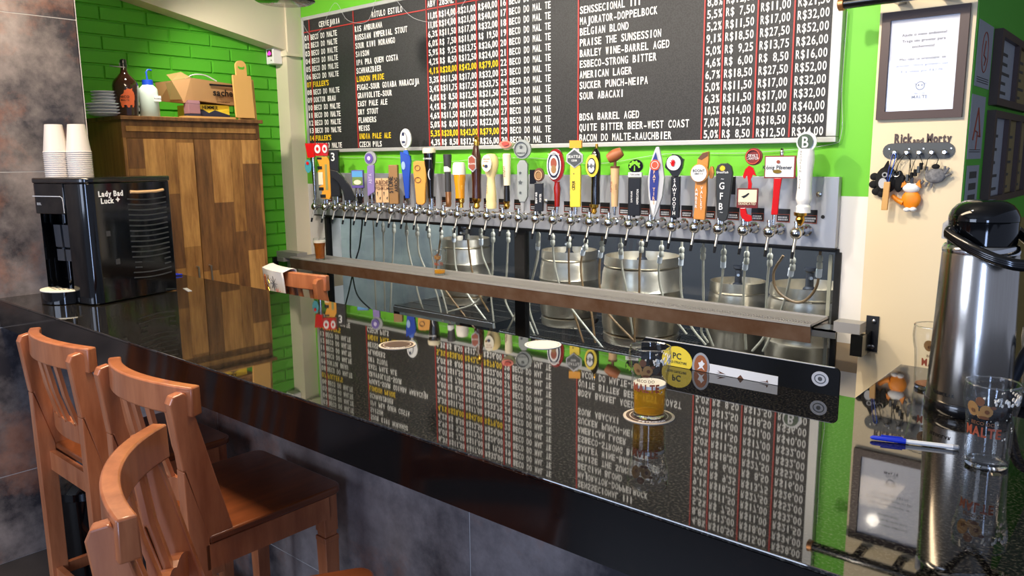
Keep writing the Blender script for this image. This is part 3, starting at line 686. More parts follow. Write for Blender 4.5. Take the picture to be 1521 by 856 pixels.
    ('txt', 'lettering', 'white', 'CANYON', 0.0301, 0.3091, 0.0108, 0, -0.018),
  ]),
  (-1.321, [
    ('rev', 'ferrule', 'chrome', 0.0176, [(0.0301, 0.0066), (0.0731, 0.0073)]),
    ('poly', '', 'redflat', [(0.011, 0.2276), (0.0435, 0.2276), (0.0375, 0.1759), (0.0329, 0.0731), (0.0063, 0.0731), (0.0103, 0.1494)], 0.03, 0),
    ('box', 'badge', 'maroon2', -0.0281, 0.2263, 0.0952, 0.3191, 0.03),
    ('box', 'panel', 'white', -0.0241, 0.2316, 0.0885, 0.3144, 0.033),
    ('oval', 'emblem', 'rust', 0.0262, 0.2939, 0.0073, 0.0073, 0.004, -0.018),
    ('oval', 'emblem', 'gold', 0.0236, 0.2541, 0.0172, 0.008, 0.004, -0.018),
    ('txt', 'lettering', 'black', 'König Pilsener', 0.0236, 0.272, 0.0172, 0, -0.018),
    ('rev', 'cap', 'chrome', 0.0375, [(0.3177, 0.0066), (0.3317, 0.0093), (0.3416, 0.0053), (0.3482, 0.008)]),
  ]),
  (-1.205, [
    ('rev', 'ferrule', 'gold', 0.0134, [(0.0303, 0.0052), (0.0419, 0.0143), (0.0581, 0.0194), (0.0679, 0.0155), (0.0743, 0.0259), (0.0873, 0.0272)]),
    ('rev', '', 'whitegloss', 0.0231, [(0.086, 0.0298), (0.1002, 0.0285), (0.11, 0.0298), (0.1197, 0.0233), (0.1326, 0.0298), (0.1456, 0.0324), (0.1844, 0.0285), (0.2492, 0.0298), (0.301, 0.035), (0.3334, 0.0324), (0.3464, 0.0298)]),
    ('oval', 'badge', 'whitegloss', 0.0237, 0.3736, 0.0389, 0.0402, 0.04, 0),
    ('oval', 'emblem', 'darkgreen', 0.0199, 0.3736, 0.0298, 0.0311, 0.006, -0.023),
    ('txt', 'emblem', 'whitegloss', 'B', 0.0199, 0.3736, 0.0453, 0, -0.028),
    ('txt', 'lettering', 'black', 'BROOKLYN LAGER', 0.0088, 0.2622, 0.0091, 3, -0.05),
  ]),
]
HOSES = [
  ( [(-4.505, 3.47, 1.219), (-4.561, 3.5, 1.032), (-4.601, 3.53, 0.896), (-4.59, 3.56, 0.649), (-4.441, 3.59, 0.522)] ,'hose_black',0),
  ( [(-4.392, 3.482, 1.19), (-4.473, 3.512, 1.009), (-4.568, 3.542, 0.89), (-4.693, 3.572, 0.665), (-4.787, 3.602, 0.536)] ,'hose_black',0),
  ( [(-4.284, 3.494, 1.187), (-4.32, 3.524, 1.018), (-4.364, 3.554, 0.865), (-4.402, 3.584, 0.694), (-4.438, 3.614, 0.518)] ,'hose',0),
  ( [(-4.194, 3.506, 1.184), (-4.233, 3.536, 1.023), (-4.274, 3.566, 0.864), (-4.312, 3.596, 0.701), (-4.353, 3.626, 0.527)] ,'hose',1),
  ( [(-4.095, 3.518, 1.182), (-4.142, 3.548, 1.028), (-4.201, 3.578, 0.862), (-4.256, 3.608, 0.678), (-4.309, 3.638, 0.531)] ,'hose',1),
  ( [(-3.912, 3.47, 1.182), (-3.939, 3.5, 1.046), (-3.929, 3.53, 0.891), (-3.917, 3.56, 0.721), (-3.898, 3.59, 0.589)] ,'hose',1),
  ( [(-3.821, 3.482, 1.179), (-3.842, 3.512, 1.014), (-3.807, 3.542, 0.888), (-3.745, 3.572, 0.738), (-3.72, 3.602, 0.531)] ,'hose',1),
  ( [(-3.721, 3.494, 1.171), (-3.737, 3.524, 1.045), (-3.738, 3.554, 0.892), (-3.704, 3.584, 0.741), (-3.661, 3.614, 0.524)] ,'hose',1),
  ( [(-3.618, 3.506, 1.164), (-3.675, 3.536, 1.036), (-3.734, 3.566, 0.879), (-3.663, 3.596, 0.743), (-3.448, 3.626, 0.526)] ,'hose_tan',1),
  ( [(-3.514, 3.518, 1.18), (-3.547, 3.548, 1.056), (-3.553, 3.578, 0.893), (-3.485, 3.608, 0.748), (-3.278, 3.638, 0.522)] ,'hose',2),
  ( [(-3.349, 3.47, 1.187), (-3.365, 3.5, 1.049), (-3.365, 3.53, 0.904), (-3.34, 3.56, 0.771), (-3.289, 3.59, 0.663)] ,'hose_tan',1),
  ( [(-3.246, 3.482, 1.197), (-3.265, 3.512, 1.044), (-3.225, 3.542, 0.903), (-3.251, 3.572, 0.766), (-3.251, 3.602, 0.545)] ,'hose',2),
  ( [(-3.156, 3.494, 1.178), (-3.19, 3.524, 1.036), (-3.231, 3.554, 0.889), (-3.396, 3.584, 0.712), (-3.685, 3.614, 0.611)] ,'hose',1),
  ( [(-3.044, 3.506, 1.184), (-3.079, 3.536, 1.043), (-3.115, 3.566, 0.893), (-3.151, 3.596, 0.75), (-3.086, 3.626, 0.611)] ,'hose',1),
  ( [(-2.938, 3.518, 1.189), (-2.979, 3.548, 1.05), (-3.016, 3.578, 0.895), (-3.036, 3.608, 0.762), (-2.947, 3.638, 0.545)] ,'hose',2),
  ( [(-2.786, 3.47, 1.179), (-2.818, 3.5, 1.066), (-2.889, 3.53, 0.902), (-3.014, 3.56, 0.725), (-3.149, 3.59, 0.537)] ,'hose',2),
  ( [(-2.794, 3.482, 1.196), (-2.822, 3.512, 1.056), (-2.896, 3.542, 0.894), (-2.938, 3.572, 0.729), (-2.897, 3.602, 0.571)] ,'hose',1),
  ( [(-2.698, 3.494, 1.189), (-2.714, 3.524, 1.05), (-2.691, 3.554, 0.893), (-2.628, 3.584, 0.764), (-2.424, 3.614, 0.549)] ,'hose',1),
  ( [(-2.592, 3.506, 1.182), (-2.616, 3.536, 1.044), (-2.631, 3.566, 0.892), (-2.629, 3.596, 0.762), (-2.574, 3.626, 0.562)] ,'hose_tan',1),
  ( [(-2.486, 3.518, 1.175), (-2.54, 3.548, 1.037), (-2.542, 3.578, 0.887), (-2.51, 3.608, 0.762), (-2.499, 3.638, 0.571)] ,'hose_tan',2),
  ( [(-2.345, 3.47, 1.177), (-2.381, 3.5, 1.044), (-2.393, 3.53, 0.897), (-2.362, 3.56, 0.776), (-2.213, 3.59, 0.635)] ,'hose_tan',2),
  ( [(-2.234, 3.482, 1.171), (-2.245, 3.512, 1.054), (-2.228, 3.542, 0.901), (-2.224, 3.572, 0.767), (-2.221, 3.602, 0.667)] ,'hose',2),
  ( [(-2.115, 3.494, 1.189), (-2.143, 3.524, 1.049), (-2.161, 3.554, 0.9), (-2.205, 3.584, 0.768), (-2.22, 3.614, 0.617)] ,'hose_tan',1),
  ( [(-2.003, 3.506, 1.173), (-2.034, 3.536, 1.035), (-2.021, 3.566, 0.902), (-1.972, 3.596, 0.795), (-1.911, 3.626, 0.707)] ,'hose',2),
  ( [(-1.894, 3.518, 1.169), (-1.913, 3.548, 1.033), (-1.915, 3.578, 0.901), (-1.878, 3.608, 0.76), (-1.806, 3.638, 0.663)] ,'hose',2),
  ( [(-1.752, 3.47, 1.183), (-1.763, 3.5, 1.052), (-1.771, 3.53, 0.913), (-1.77, 3.56, 0.783), (-1.741, 3.59, 0.676)] ,'hose',1),
  ( [(-1.65, 3.482, 1.179), (-1.667, 3.512, 1.049), (-1.702, 3.542, 0.909), (-1.8, 3.572, 0.766), (-1.776, 3.602, 0.686)] ,'hose',2),
  ( [(-1.539, 3.494, 1.175), (-1.561, 3.524, 1.047), (-1.571, 3.554, 0.906), (-1.572, 3.584, 0.784), (-1.575, 3.614, 0.681)] ,'hose',2),
  ( [(-1.43, 3.506, 1.172), (-1.45, 3.536, 1.046), (-1.462, 3.566, 0.907), (-1.474, 3.596, 0.774), (-1.547, 3.626, 0.672)] ,'hose',1),
  ( [(-1.327, 3.518, 1.159), (-1.353, 3.548, 1.034), (-1.391, 3.578, 0.913), (-1.447, 3.608, 0.776), (-1.498, 3.638, 0.677)] ,'hose',2),
  ( [(-1.189, 3.47, 1.184), (-1.2, 3.474, 1.049), (-1.273, 3.478, 0.971), (-1.375, 3.482, 1.01), (-1.401, 3.486, 1.097), (-1.362, 3.49, 1.179)] ,'hose_tan',2),
]

# ================================================================ MENU BOARD
ZR, RS, YL = 1.7328, .0527, 3.3385
bd = thing('menu_board', 'large black letter board listing beers and prices in red-ruled columns', 'menu board', (-2.95, YB, 1.69))
BO = Vector((-2.95, YB, 1.69))
def loc(b): return b.xf(Matrix.Translation(-BO))
BX0, BX1, BZ0, BZ1 = -4.79, -1.106, 1.684, 2.612
b = MB(); b.box(BX0 + .02, 3.3395, BZ0 + .018, BX1 - .02, YB - .001, BZ1 - .018); loc(b).build('panel', 'board_black', bd)
for nm, a in (('frame', (BX0, 3.333, BZ0, BX1, YB - .0005, BZ0 + .022)), ('frame', (BX0, 3.333, BZ1 - .024, BX1, YB - .0005, BZ1)),
              ('frame', (BX0, 3.333, BZ0 + .024, BX0 + .024, YB - .0005, BZ1 - .024)), ('frame', (BX1 - .042, 3.333, BZ0 + .024, BX1, YB - .0005, BZ1 - .024))):
    b = MB(); b.box(*a); loc(b).build(nm, 'frame_alu', bd, bevel=.003)
RX = (-4.700, -4.214, -3.524, -3.4258, -3.2746, -3.1173, -2.9485, -2.8880, -2.4105, -1.712, -1.6197, -1.4620, -1.3025)
for x in RX:
    b = MB(); b.box(x - .0035, 3.3345, BZ0 + .025, x + .0035, 3.339, BZ1 - .025); loc(b).build('divider', 'red_line', bd)
b = MB(); b.box(BX0 + .025, 3.3345, 2.5045, BX1 - .043, 3.339, 2.5115); loc(b).build('divider', 'red_line', bd)
def cell(s, x0, x1, z, yellow=False, h=.037):
    b = letters(MB(), s, (x0, 3.3375, z - h / 2), (1, 0, 0), (0, 0, 1), h, width=x1 - x0, mono=True, bold=.012)
    loc(b).build('lettering', 'letter_yellow' if yellow else 'letter_white', bd)
cell('CERVEJARIA', -4.591, -4.357, 2.545); cell('RÓTULO ESTILO', -4.031, -3.736, 2.541); cell('ABV', -3.517, -3.446, 2.538); cell('285ML', -3.418, -3.293, 2.537)
ROWS = (('BECO DO MALTE', 'RIS AMBURANA', '11,0%', 'R$14,00', 'R$21,00', 'R$40,00'), ('BECO DO MALTE', 'RUSSIAN IMPERIAL STOUT', '11,0%', 'R$14,00', 'R$21,00', 'R$40,00'),
 ('BECO DO MALTE', 'SOUR KIWI MORANGO', '6,3%', 'R$11,50', 'R$17,00', 'R$32,00'), ('BECO DO MALTE', 'SAISON', '6,0%', 'R$ 7,50', 'R$11,00', 'R$ 19,50'),
 ('BECO DO MALTE', 'IPA PRA QUEM COSTA', '5,9%', 'R$ 9,25', 'R$13,75', 'R$26,00'), ('BECO DO MALTE', 'SCHWARZBIER', '4,2%', 'R$ 8,50', 'R$12,50', 'R$24,00'),
 ("FULLER'S", 'LONDON PRIDE', '4,1%', 'R$28,00', 'R$42,00', 'R$79,00'), ('BECO DO MALTE', 'FUGAZ-SOUR GOIABA MARACUJA', '3,3%', 'R$11,50', 'R$17,00', 'R$32,00'),
 ('DOKTOR BRAU', 'GRAVIOLITE-SOUR', '3,4%', 'R$11,75', 'R$17,50', 'R$33,75'), ('BECO DO MALTE', 'EASY PALE ALE', '4,0%', 'R$ 8,50', 'R$12,50', 'R$21,50'),
 ('BECO DO MALTE', 'DRY STOUT', '4,4%', 'R$ 7,00', 'R$10,50', 'R$24,00'), ('BECO DO MALTE', 'FLANDERS', '4,6%', 'R$11,50', 'R$17,00', 'R$32,00'),
 ('BECO DO MALTE', 'WEISS', '5,0%', 'R$ 8,00', 'R$11,50', 'R$22,00'), ("FULLER'S", 'INDIA PALE ALE', '5,3%', 'R$28,00', 'R$42,00', 'R$79,00'),
 ('BECO DO MALTE', 'CZECH PILS', '4,3%', 'R$ 8,50', 'R$12,50', 'R$26,00'))
for i, (a, n, abv, p1, p2, p3) in enumerate(ROWS):
    z = ZR + (14 - i) * RS; y = i in (6, 13)
    cell('%02d' % (i + 1), -4.764, -4.707, z, y); cell(a, -4.692, -4.692 + .0230 * len(a), z, y)
    cell(n, -4.2065, -4.2065 + .0232 * len(n), z, y); cell(abv, -3.517, -3.432, z, y)
    cell(p1, -3.420, -3.280, z, y); cell(p2, -3.262, -3.122, z, y); cell(p3, -3.104, -2.958, z, y)
RIGHT = ((None, None, None, None, None), (None, None, None, None, None), ('SENSSECIONAL III', '4,8%', 'R$10,50', 'R$15,00', 'R$28,00'),
 ('MAJORATOR-DOPPELBOCK', '8,8%', 'R$12,00', 'R$18,00', 'R$34,00'), ('BELGIAN BLOND', '5,5%', 'R$ 7,50', 'R$11,00', 'R$21,50'), ('PRAISE THE SUNSESSION', '5,2%', 'R$11,50', 'R$17,00', 'R$32,00'),
 ('BARLEY WINE-BARREL AGED', '9,1%', 'R$18,50', 'R$27,50', 'R$52,00'), ('ESBECO-STRONG BITTER', '5,0%', 'R$ 9,25', 'R$13,75', 'R$26,00'),
 ('AMERICAN LAGER', '4,6%', 'R$ 6,00', 'R$ 8,50', 'R$16,00'), ('SUCKER PUNCH-NEIPA', '6,7%', 'R$18,50', 'R$27,50', 'R$52,00'),
 ('SOUR ABACAXI', '5,0%', 'R$11,50', 'R$17,00', 'R$32,00'), (None, '6,3%', 'R$11,50', 'R$17,00', 'R$32,00'), ('BDSA BARREL AGED', '10,5%', 'R$14,00', 'R$21,00', 'R$40,00'),
 ('QUITE BITTER BEER-WEST COAST', '7,0%', 'R$12,50', 'R$18,50', 'R$36,00'), ('BACON DO MALTE-RAUCHBIER', '5,0%', 'R$ 8,50', 'R$12,50', 'R$24,00'))
for i, (n, abv, p1, p2, p3) in enumerate(RIGHT):
    z = ZR + (14 - i) * RS
    cell('%d' % (i + 16), -2.943, -2.895, z); cell('BECO DO MAL TE', -2.877, -2.588, z)
    if n: cell(n, -2.4045, -2.4045 + .0225 * len(n), z)
    if abv: cell(abv, -1.703, -1.627, z); cell(p1, -1.612, -1.477, z); cell(p2, -1.452, -1.319, z); cell(p3, -1.292, -1.158, z)

# fairy lights: one string over the board's top, one under it
def fairy(name, label, pts, r=.0011, drop=.020, every=3):
    t = thing(name, label, 'string lights', (0, 0, 0), group=None)
    c = curve_pts(pts, 6); MB().tube(c, r, 5).build('wire', 'silver', t, smooth=True)
    for i in range(2, len(c) - 1, every):
        p = c[i]; MB().lathe([(-drop, .0005), (-drop + .006, .004), (0, .003)], (p.x, p.y - .004, p.z), 6).build('bulb', 'clear_glass', t)
fairy('fairy_lights', 'thin wire of tiny clear bulbs draped along the top of the menu board',
      [(-4.79, 3.32, 2.63), (-4.68, 3.32, 2.49), (-4.55, 3.32, 2.50), (-4.38, 3.32, 2.655), (-4.25, 3.318, 2.53), (-4.05, 3.318, 2.50), (-3.95, 3.32, 2.63), (-3.83, 3.32, 2.64), (-3.62, 3.318, 2.47), (-3.35, 3.318, 2.42), (-3.2, 3.32, 2.50), (-3.1, 3.32, 2.64)])
fairy('fairy_lights', 'thin wire of tiny clear bulbs hung under the menu board behind the tap handles',
      [(-4.72, 3.355, 1.66), (-4.3, 3.355, 1.645), (-3.9, 3.355, 1.645), (-3.5, 3.355, 1.61), (-3.1, 3.355, 1.63), (-2.7, 3.355, 1.63), (-2.3, 3.355, 1.60), (-1.9, 3.355, 1.645), (-1.5, 3.355, 1.645), (-1.15, 3.355, 1.672), (-1.09, 3.35, 1.72), (-1.098, 3.35, 1.9), (-1.095, 3.35, 2.2)], every=4)

# ================================================================ TAP PANEL AND TAPS
tp = thing('tap_panel', 'grey sheet panel that carries the long row of thirty taps', 'tap panel', (-2.9, YB, 1.245))
TO = Matrix.Translation((2.9, -YB, -1.245))
b = MB(); b.box(-4.745, 3.335, 1.245, -1.083, YB - .001, 1.542); b.xf(TO).build('plate', 'plate_grey', tp, bevel=.002)
b = MB(); b.box(-4.745, 3.33, 1.238, -1.083, YB - .013, 1.245); b.xf(TO).build('black_strip', 'black_matte', tp)  # solid black strip along the lower edge of the plate
for q in ((-1.16, 1.47), (-2.62, 1.40)):
    b = MB(); b.lathe([(0, .012), (-.006, .012), (-.010, .006)], (q[0], 3.335, q[1]), 12, 'y'); b.xf(TO).build('screw', 'steel', tp, smooth=True)
b = MB(); b.lathe([(0, .008), (-.003, .008)], (-1.14, 3.335, 1.375), 12, 'y'); b.xf(TO).build('hole', 'black_matte', tp)
NT = 30
TX = [-4.57 + i * (4.57 - 1.205) / 29 for i in range(NT)]
rnd = random.Random(3)
for i, x in enumerate(TX):
    cx = x + .012; cz = 1.374
    b = MB(); b.box(cx - .029, 3.3325, cz - .029, cx + .029, 3.335, cz + .029); c_ = b.xf(TO).build('name_card', 'black', tp)
    b = MB(); b.box(cx - .029, 3.3318, cz - .029, cx + .029, 3.3325, cz - .026); b.box(cx - .029, 3.3318, cz + .004, cx + .029, 3.3325, cz + .006); b.box(cx - .029, 3.3318, cz - .026, cx - .027, 3.3325, cz + .004); b.box(cx + .027, 3.3318, cz - .026, cx + .029, 3.3325, cz + .004)
    b.xf(TO).build('border', 'rust', c_)
    b = MB()
    for ln in range(2):
        xx = cx - .022
        while xx < cx + .018:
            w_ = rnd.uniform(.003, .007); b.box(xx, 3.3318, cz - .011 - ln * .010, xx + w_, 3.3325, cz - .004 - ln * .010); xx += w_ + .002
    b.xf(TO).build('writing', 'silver', c_)
b = MB(); b.box(-1.575, 3.3325, 1.46, -1.535, 3.335, 1.54); b.xf(TO).build('name_card', 'black', tp)

TAP_LABELS = (
 'leftmost beer tap, silver handle under a red cap with an oval teal badge', 'beer tap with a yellow handle striped black and two round heads on top',
 'beer tap with a tall flat black handle marked with a white 3', 'beer tap with a black handle curved like a horn',
 'beer tap with a purple-framed landscape picture held on silver fingers', 'beer tap with a lilac handle and a round grey and purple head',
 'beer tap with a short pale wooden block handle cut with signs', 'beer tap with a square brown wooden post handle lettered in black',
 'beer tap with a bright blue handle topped by a white oval', 'beer tap with a plain orange-brown wooden paddle handle',
 'beer tap with a black handle shaped like a pint of stout with cream top', 'beer tap with a dark grey stick handle over a copper foot',
 'beer tap with a handle shaped like a glass of golden beer with foam', 'beer tap with a brown bottle-shaped handle with gold crown and hexagonal badge',
 'beer tap with a pale yellow pear-shaped handle', 'beer tap with a cream handle holding a cut pink grapefruit in a cup',
 'beer tap with a grey handle with stars and a round grey head', 'beer tap with a short black lettered handle and small round brown badge',
 'beer tap with a big oval dark red badge on a red turned handle', 'beer tap with a yellow cider handle, orange cap and grey hexagon badge',
 'beer tap with a glossy black bottle handle and a yellow oval badge', 'beer tap with a tan handle carrying a small tilted wooden barrel',
 'beer tap with a black handle and a lime green tree emblem', 'beer tap with a silver pointed handle, blue centre and orange badge',
 'beer tap with a black handle shaped like a fist with a red hand sign', 'beer tap with a handle cut from a branch with a round white badge',
 'beer tap with a dark grey rounded handle lettered GFB under a yellow sun', 'beer tap with a curved red arrow handle and a framed picture plate',
 'beer tap with a red handle under a wide white rectangular sign', 'rightmost beer tap, tall white turned handle with a round green emblem')
def star_pts(cx, cz, r, n=5, k=.45):
    return [(cx + (r if j % 2 == 0 else r * k) * math.sin(PI * j / n), cz + (r if j % 2 == 0 else r * k) * math.cos(PI * j / n)) for j in range(2 * n)]
def prim(q):
    t = q[0]; b = MB(); sm = False
    if t == 'rev': b.lathe(q[4], (q[3], 0, 0), 20); sm = True
    elif t == 'box': b.box(q[3], -q[7] / 2, q[4], q[5], q[7] / 2, q[6])
    elif t == 'oval': b.oval(q[3], q[4], q[5], q[6], q[8] - q[7] / 2, q[8] + q[7] / 2)
    elif t == 'ring': b.ring(q[3], q[4], q[5], q[6], q[7], -.0235, -.014)
    elif t == 'poly': b.prism([tuple(p) for p in q[3]], q[5] - q[4] / 2, q[5] + q[4] / 2)
    elif t == 'txt':
        s, cx, cz, h, fl, yo = q[3:]
        if fl == 3: letters(b, s, (cx, yo, cz), (1, 0, 0), (0, 0, 1), h, stack=True, narrow=.8)
        elif fl in (1, 2): letters(b, s, (cx, yo, cz), (0, 0, 1), (-1, 0, 0), h * .8, narrow=.75)
        else: letters(b, s, (cx, yo, cz), (1, 0, 0), (0, 0, 1), h, narrow=.8)
    elif t == 'star': b.prism(star_pts(q[3], q[4], q[5]), -.0215, -.014)
    elif t == 'sun':
        b.prism(star_pts(q[3], q[4], q[5] * 1.1, 12, .65), -.0205, -.016)
    elif t == 'hand':
        cx, cz, r = q[3:]; b.oval(cx, cz - r * .25, r * .5, r * .55, -.034, -.027)
        for k, a in enumerate((-.9, -.35, 0, .35, .75)):
            L = (.8, 1.15, 1.3, 1.15, .8)[k] * r; dx, dz = math.sin(a), math.cos(a); w_ = r * .13; ox, oz = cx + dx * r * .3, cz - r * .25 + dz * r * .3
            b.prism([(ox - dz * w_, oz + dx * w_), (ox + dz * w_, oz - dx * w_), (ox + dx * L * .8 + dz * w_, oz + dz * L * .8 - dx * w_), (ox + dx * L * .8 - dz * w_, oz + dz * L * .8 + dx * w_)], -.034, -.027)
    elif t == 'treehead':
        cx, cz, r = q[3:]
        b.prism([(cx - r * .1, cz - r * .9), (cx + r * .1, cz - r * .9), (cx + r * .06, cz), (cx - r * .06, cz)], -.021, -.014)
        for k in range(11):
            a = -1.9 + k * .38; R_ = r * (.62 if k % 2 else .8); px, pz = cx + math.sin(a) * R_, cz + math.cos(a) * R_ * .85
            b.oval(px, pz, r * .17, r * .20, -.021, -.014, 8)
        for k in range(5):
            a = -1.1 + k * .55; b.oval(cx + math.sin(a) * r * .4, cz + math.cos(a) * r * .4, r * .14, r * .17, -.021, -.014, 8)
    elif t == 'bowl':
        cx, cz, rx, rz = q[3:]; b.lathe([(-rz, rx * .25), (-rz * .75, rx * .6), (-rz * .2, rx * .95), (rz * .1, rx), (rz * .1, rx * .9), (-rz * .3, rx * .8)], (cx, 0, cz + rz * .4), 20); sm = True
    elif t == 'barrel':
        cx, cz, r = q[3:]; Mx = Matrix.Translation((cx, 0, cz)) @ Matrix.Rotation(math.radians(62), 4, 'Y')
        b.lathe([(-r * 1.1, r * .62), (-r * .6, r * .78), (0, r * .86), (r * .6, r * .78), (r * 1.1, r * .62)], n=18); b.xf(Mx); sm = True
    return b, sm
YT, ZT = 3.215, 1.312
for i, (X, prims) in enumerate(HANDLES):
    t = thing('beer_tap', TAP_LABELS[i], 'beer tap', (X, YT, ZT), group='thirty beer taps in a row under the menu board')
    if i == 0:
        FA = []
        b = MB(); b.lathe([(.122, .026), (.112, .026), (.106, .020), (.07, .017), (.066, .021), (.05, .021), (.046, .015), (.0, .014)], (0, 0, .004), 18, 'y'); FA.append(b.build('shank', 'chrome', t, smooth=True))
        b = MB(); b.sphere((0, 0, 0), .0255, .0245, .0265, 20, 14); FA.append(b.build('faucet_body', 'chrome', t, smooth=True))
        b = MB(); b.tube([(0, -.004, -.018), (0, -.012, -.04), (0, -.026, -.078)], [.0085, .0065, .0060], 12); FA.append(b.build('spout', 'steel', t, smooth=True))
        b = MB(); b.tube([(0, -.026, -.077), (0, -.034, -.104)], [.0068, .0060], 12); FA.append(b.build('spout_tip', 'black_plastic', t, smooth=True))
        b = MB(); b.lathe([(.018, .013), (.026, .013), (.028, .009), (.040, .008), (.042, .011), (.050, .010)], n=14); FA.append(b.build('collar', 'chrome', t, smooth=True))
    else:
        for o in FA:
            c = o.copy(); COL.objects.link(c); c.parent = t
    phi = math.atan2(-X, YT) * .72
    main = None
    for q in prims:
        if q[1] == '':
            b, sm = prim(q); main = b.build('handle', q[2], t, smooth=sm, rotz=phi, bevel=0 if sm else .003)
            break
    if main is None:
        q = prims[0]; b, sm = prim(q); main = b.build('handle', q[2], t, smooth=sm, rotz=phi)
    for q in prims:
        if q[1] == '': continue
        b, sm = prim(q); b.build(q[1], q[2], main, smooth=sm)

# ================================================================ DRIP TRAY
dt = thing('drip_tray', 'long stainless drip tray shelf with a perforated grille below the taps', 'drip tray', (-2.9, 3.2, .95))
DO = Matrix.Translation((2.9, -3.2, -.95))
TX0, TX1, TY0, TY1, TZ = -4.74, -1.085, 3.105, 3.318, .955
b = MB(); b.box(TX0, TY0, TZ - .012, TX1, TY1, TZ - .006); b.xf(DO).build('tray', 'galvanised', dt)
b = MB(); b.prism([(TY0, TZ), (TY0 - .004, TZ - .004), (TY0 + .004, TZ - .075), (TY0 + .008, TZ - .075), (TY0 + .002, TZ)], TX0, TX1, 'yz'); b.xf(DO).build('front_rail', 'stained_steel', dt)
b = MB(); b.box(TX0, TY0 - .006, TZ - .006, TX1, TY0 + .006, TZ + .002); b.xf(DO).build('front_lip', 'galvanised', dt)
b = MB(); b.box(TX0, TY1 - .01, TZ - .03, TX1, TY1, TZ + .004); b.xf(DO).build('back_rail', 'galvanised', dt)
b = MB(); b.box(TX1 - .006, TY0, TZ - .03, TX1, TY1, TZ + .004); b.xf(DO).build('end_cap', 'galvanised', dt)
b = MB(); b.box(TX0, TY0, TZ - .03, TX0 + .006, TY1, TZ + .004); b.xf(DO).build('end_cap', 'galvanised', dt)
b = MB(); b.box(TX0 + .01, TY0 + .08, TZ - .006, TX1 - .01, TY1 - .012, TZ - .002); b.xf(DO).build('top_sheet', 'galvanised', dt)
b = MB()
for k in range(300):
    x = TX0 + .012 + k * (TX1 - TX0 - .024) / 300; b.box(x, TY0 + .010, TZ - .006, x + .0062, TY0 + .078, TZ - .001)
b.box(TX0 + .01, TY0 + .026, TZ - .005, TX1 - .01, TY0 + .030, TZ - .0005); b.box(TX0 + .01, TY0 + .056, TZ - .005, TX1 - .01, TY0 + .060, TZ - .0005)
stuff(b.xf(DO).build('grille', 'galvanised', dt))
b = MB(); b.box(TX1, TY0 + .01, TZ - .02, -.99, TY0 + .12, TZ - .012); b.box(TX1, TY0 + .01, TZ - .045, -.99, TY0 + .016, TZ - .012); b.xf(DO).build('bracket_arm', 'steel', dt)
b = MB(); b.box(-1.0, TY0 + .01, TZ - .015, -.90, TY0 + .085, TZ + .026); b.xf(DO).build('square_tube', 'galvanised', dt)
b = MB(); b.box(-.935, TY0 + .02, TZ - .105, -.89, YC - .006, TZ - .02); b.xf(DO).build('bracket_box', 'black_plastic', dt)
b = MB(); b.box(-.915, YC - .006, TZ - .105, -.868, YC - .0005, TZ + .04); b.xf(DO).build('bracket_plate', 'dark_panel', dt)
for z in (TZ + .02, TZ - .085):
    b = MB(); b.lathe([(0, .009), (-.005, .008), (-.007, .004)], (-.885, YC - .006, z), 10, 'y'); b.xf(DO).build('bolt', 'steel', dt, smooth=True)
b = MB(); b.box(-5.0, TY0 + .06, TZ - .02, TX0, YC - .0005, TZ + .022); b.box(-5.0, TY0 + .05, TZ - .05, -4.9, TY0 + .12, TZ - .02); b.xf(DO).build('bracket_block', 'galvanised', dt)
b = MB(); b.box(-5.0 + .002, TY0 + .02, TZ - .13, -4.98, TY0 + .06, TZ - .02); b.box(TX0 - .06, TY0 + .06, TZ - .05, TX0, TY0 + .08, TZ - .02); b.xf(DO).build('bracket_leg', 'black_plastic', dt)

# ================================================================ COOL ROOM CONTENTS
def shelf(x0, x1, z, label):
    t = thing('wire_shelf', label, 'shelf', ((x0 + x1) / 2, 3.95, 0)); O = Matrix.Translation((-(x0 + x1) / 2, -3.95, 0))
    b = MB(); b.box(x0, 3.55, z - .045, x1, 3.565, z - .012); b.xf(O).build('beam', 'frame_alu', t)
    b = MB(); n = int((x1 - x0) / .022)
    for k in range(n + 1): b.box(x0 + k * .022, 3.55, z - .010, x0 + k * .022 + .003, 4.345, z - .0062)
    for k in range(6): b.box(x0, 3.56 + k * .15, z - .0062, x1, 3.566 + k * .15, z - .001)
    stuff(b.xf(O).build('wire_deck', 'steel', t))
    for x in (x0, x1 - .03):
        for y in (3.552, 4.31):
            b = MB(); b.box(x, y, .002, x + .03, y + .03, z - .046); b.xf(O).build('leg', 'black_matte' if x == x0 else 'steel', t)
shelf(-4.17, -3.22, .615, 'left wire shelf behind the glass carrying one steel keg')
shelf(-3.17, -2.04, .572, 'middle wire shelf behind the glass carrying two steel kegs')
shelf(-1.66, -1.06, .50, 'right wire shelf behind the glass carrying one steel keg')
shelf(-2.02, -1.68, .46, 'narrow wire shelf behind the glass holding a keg in shadow')
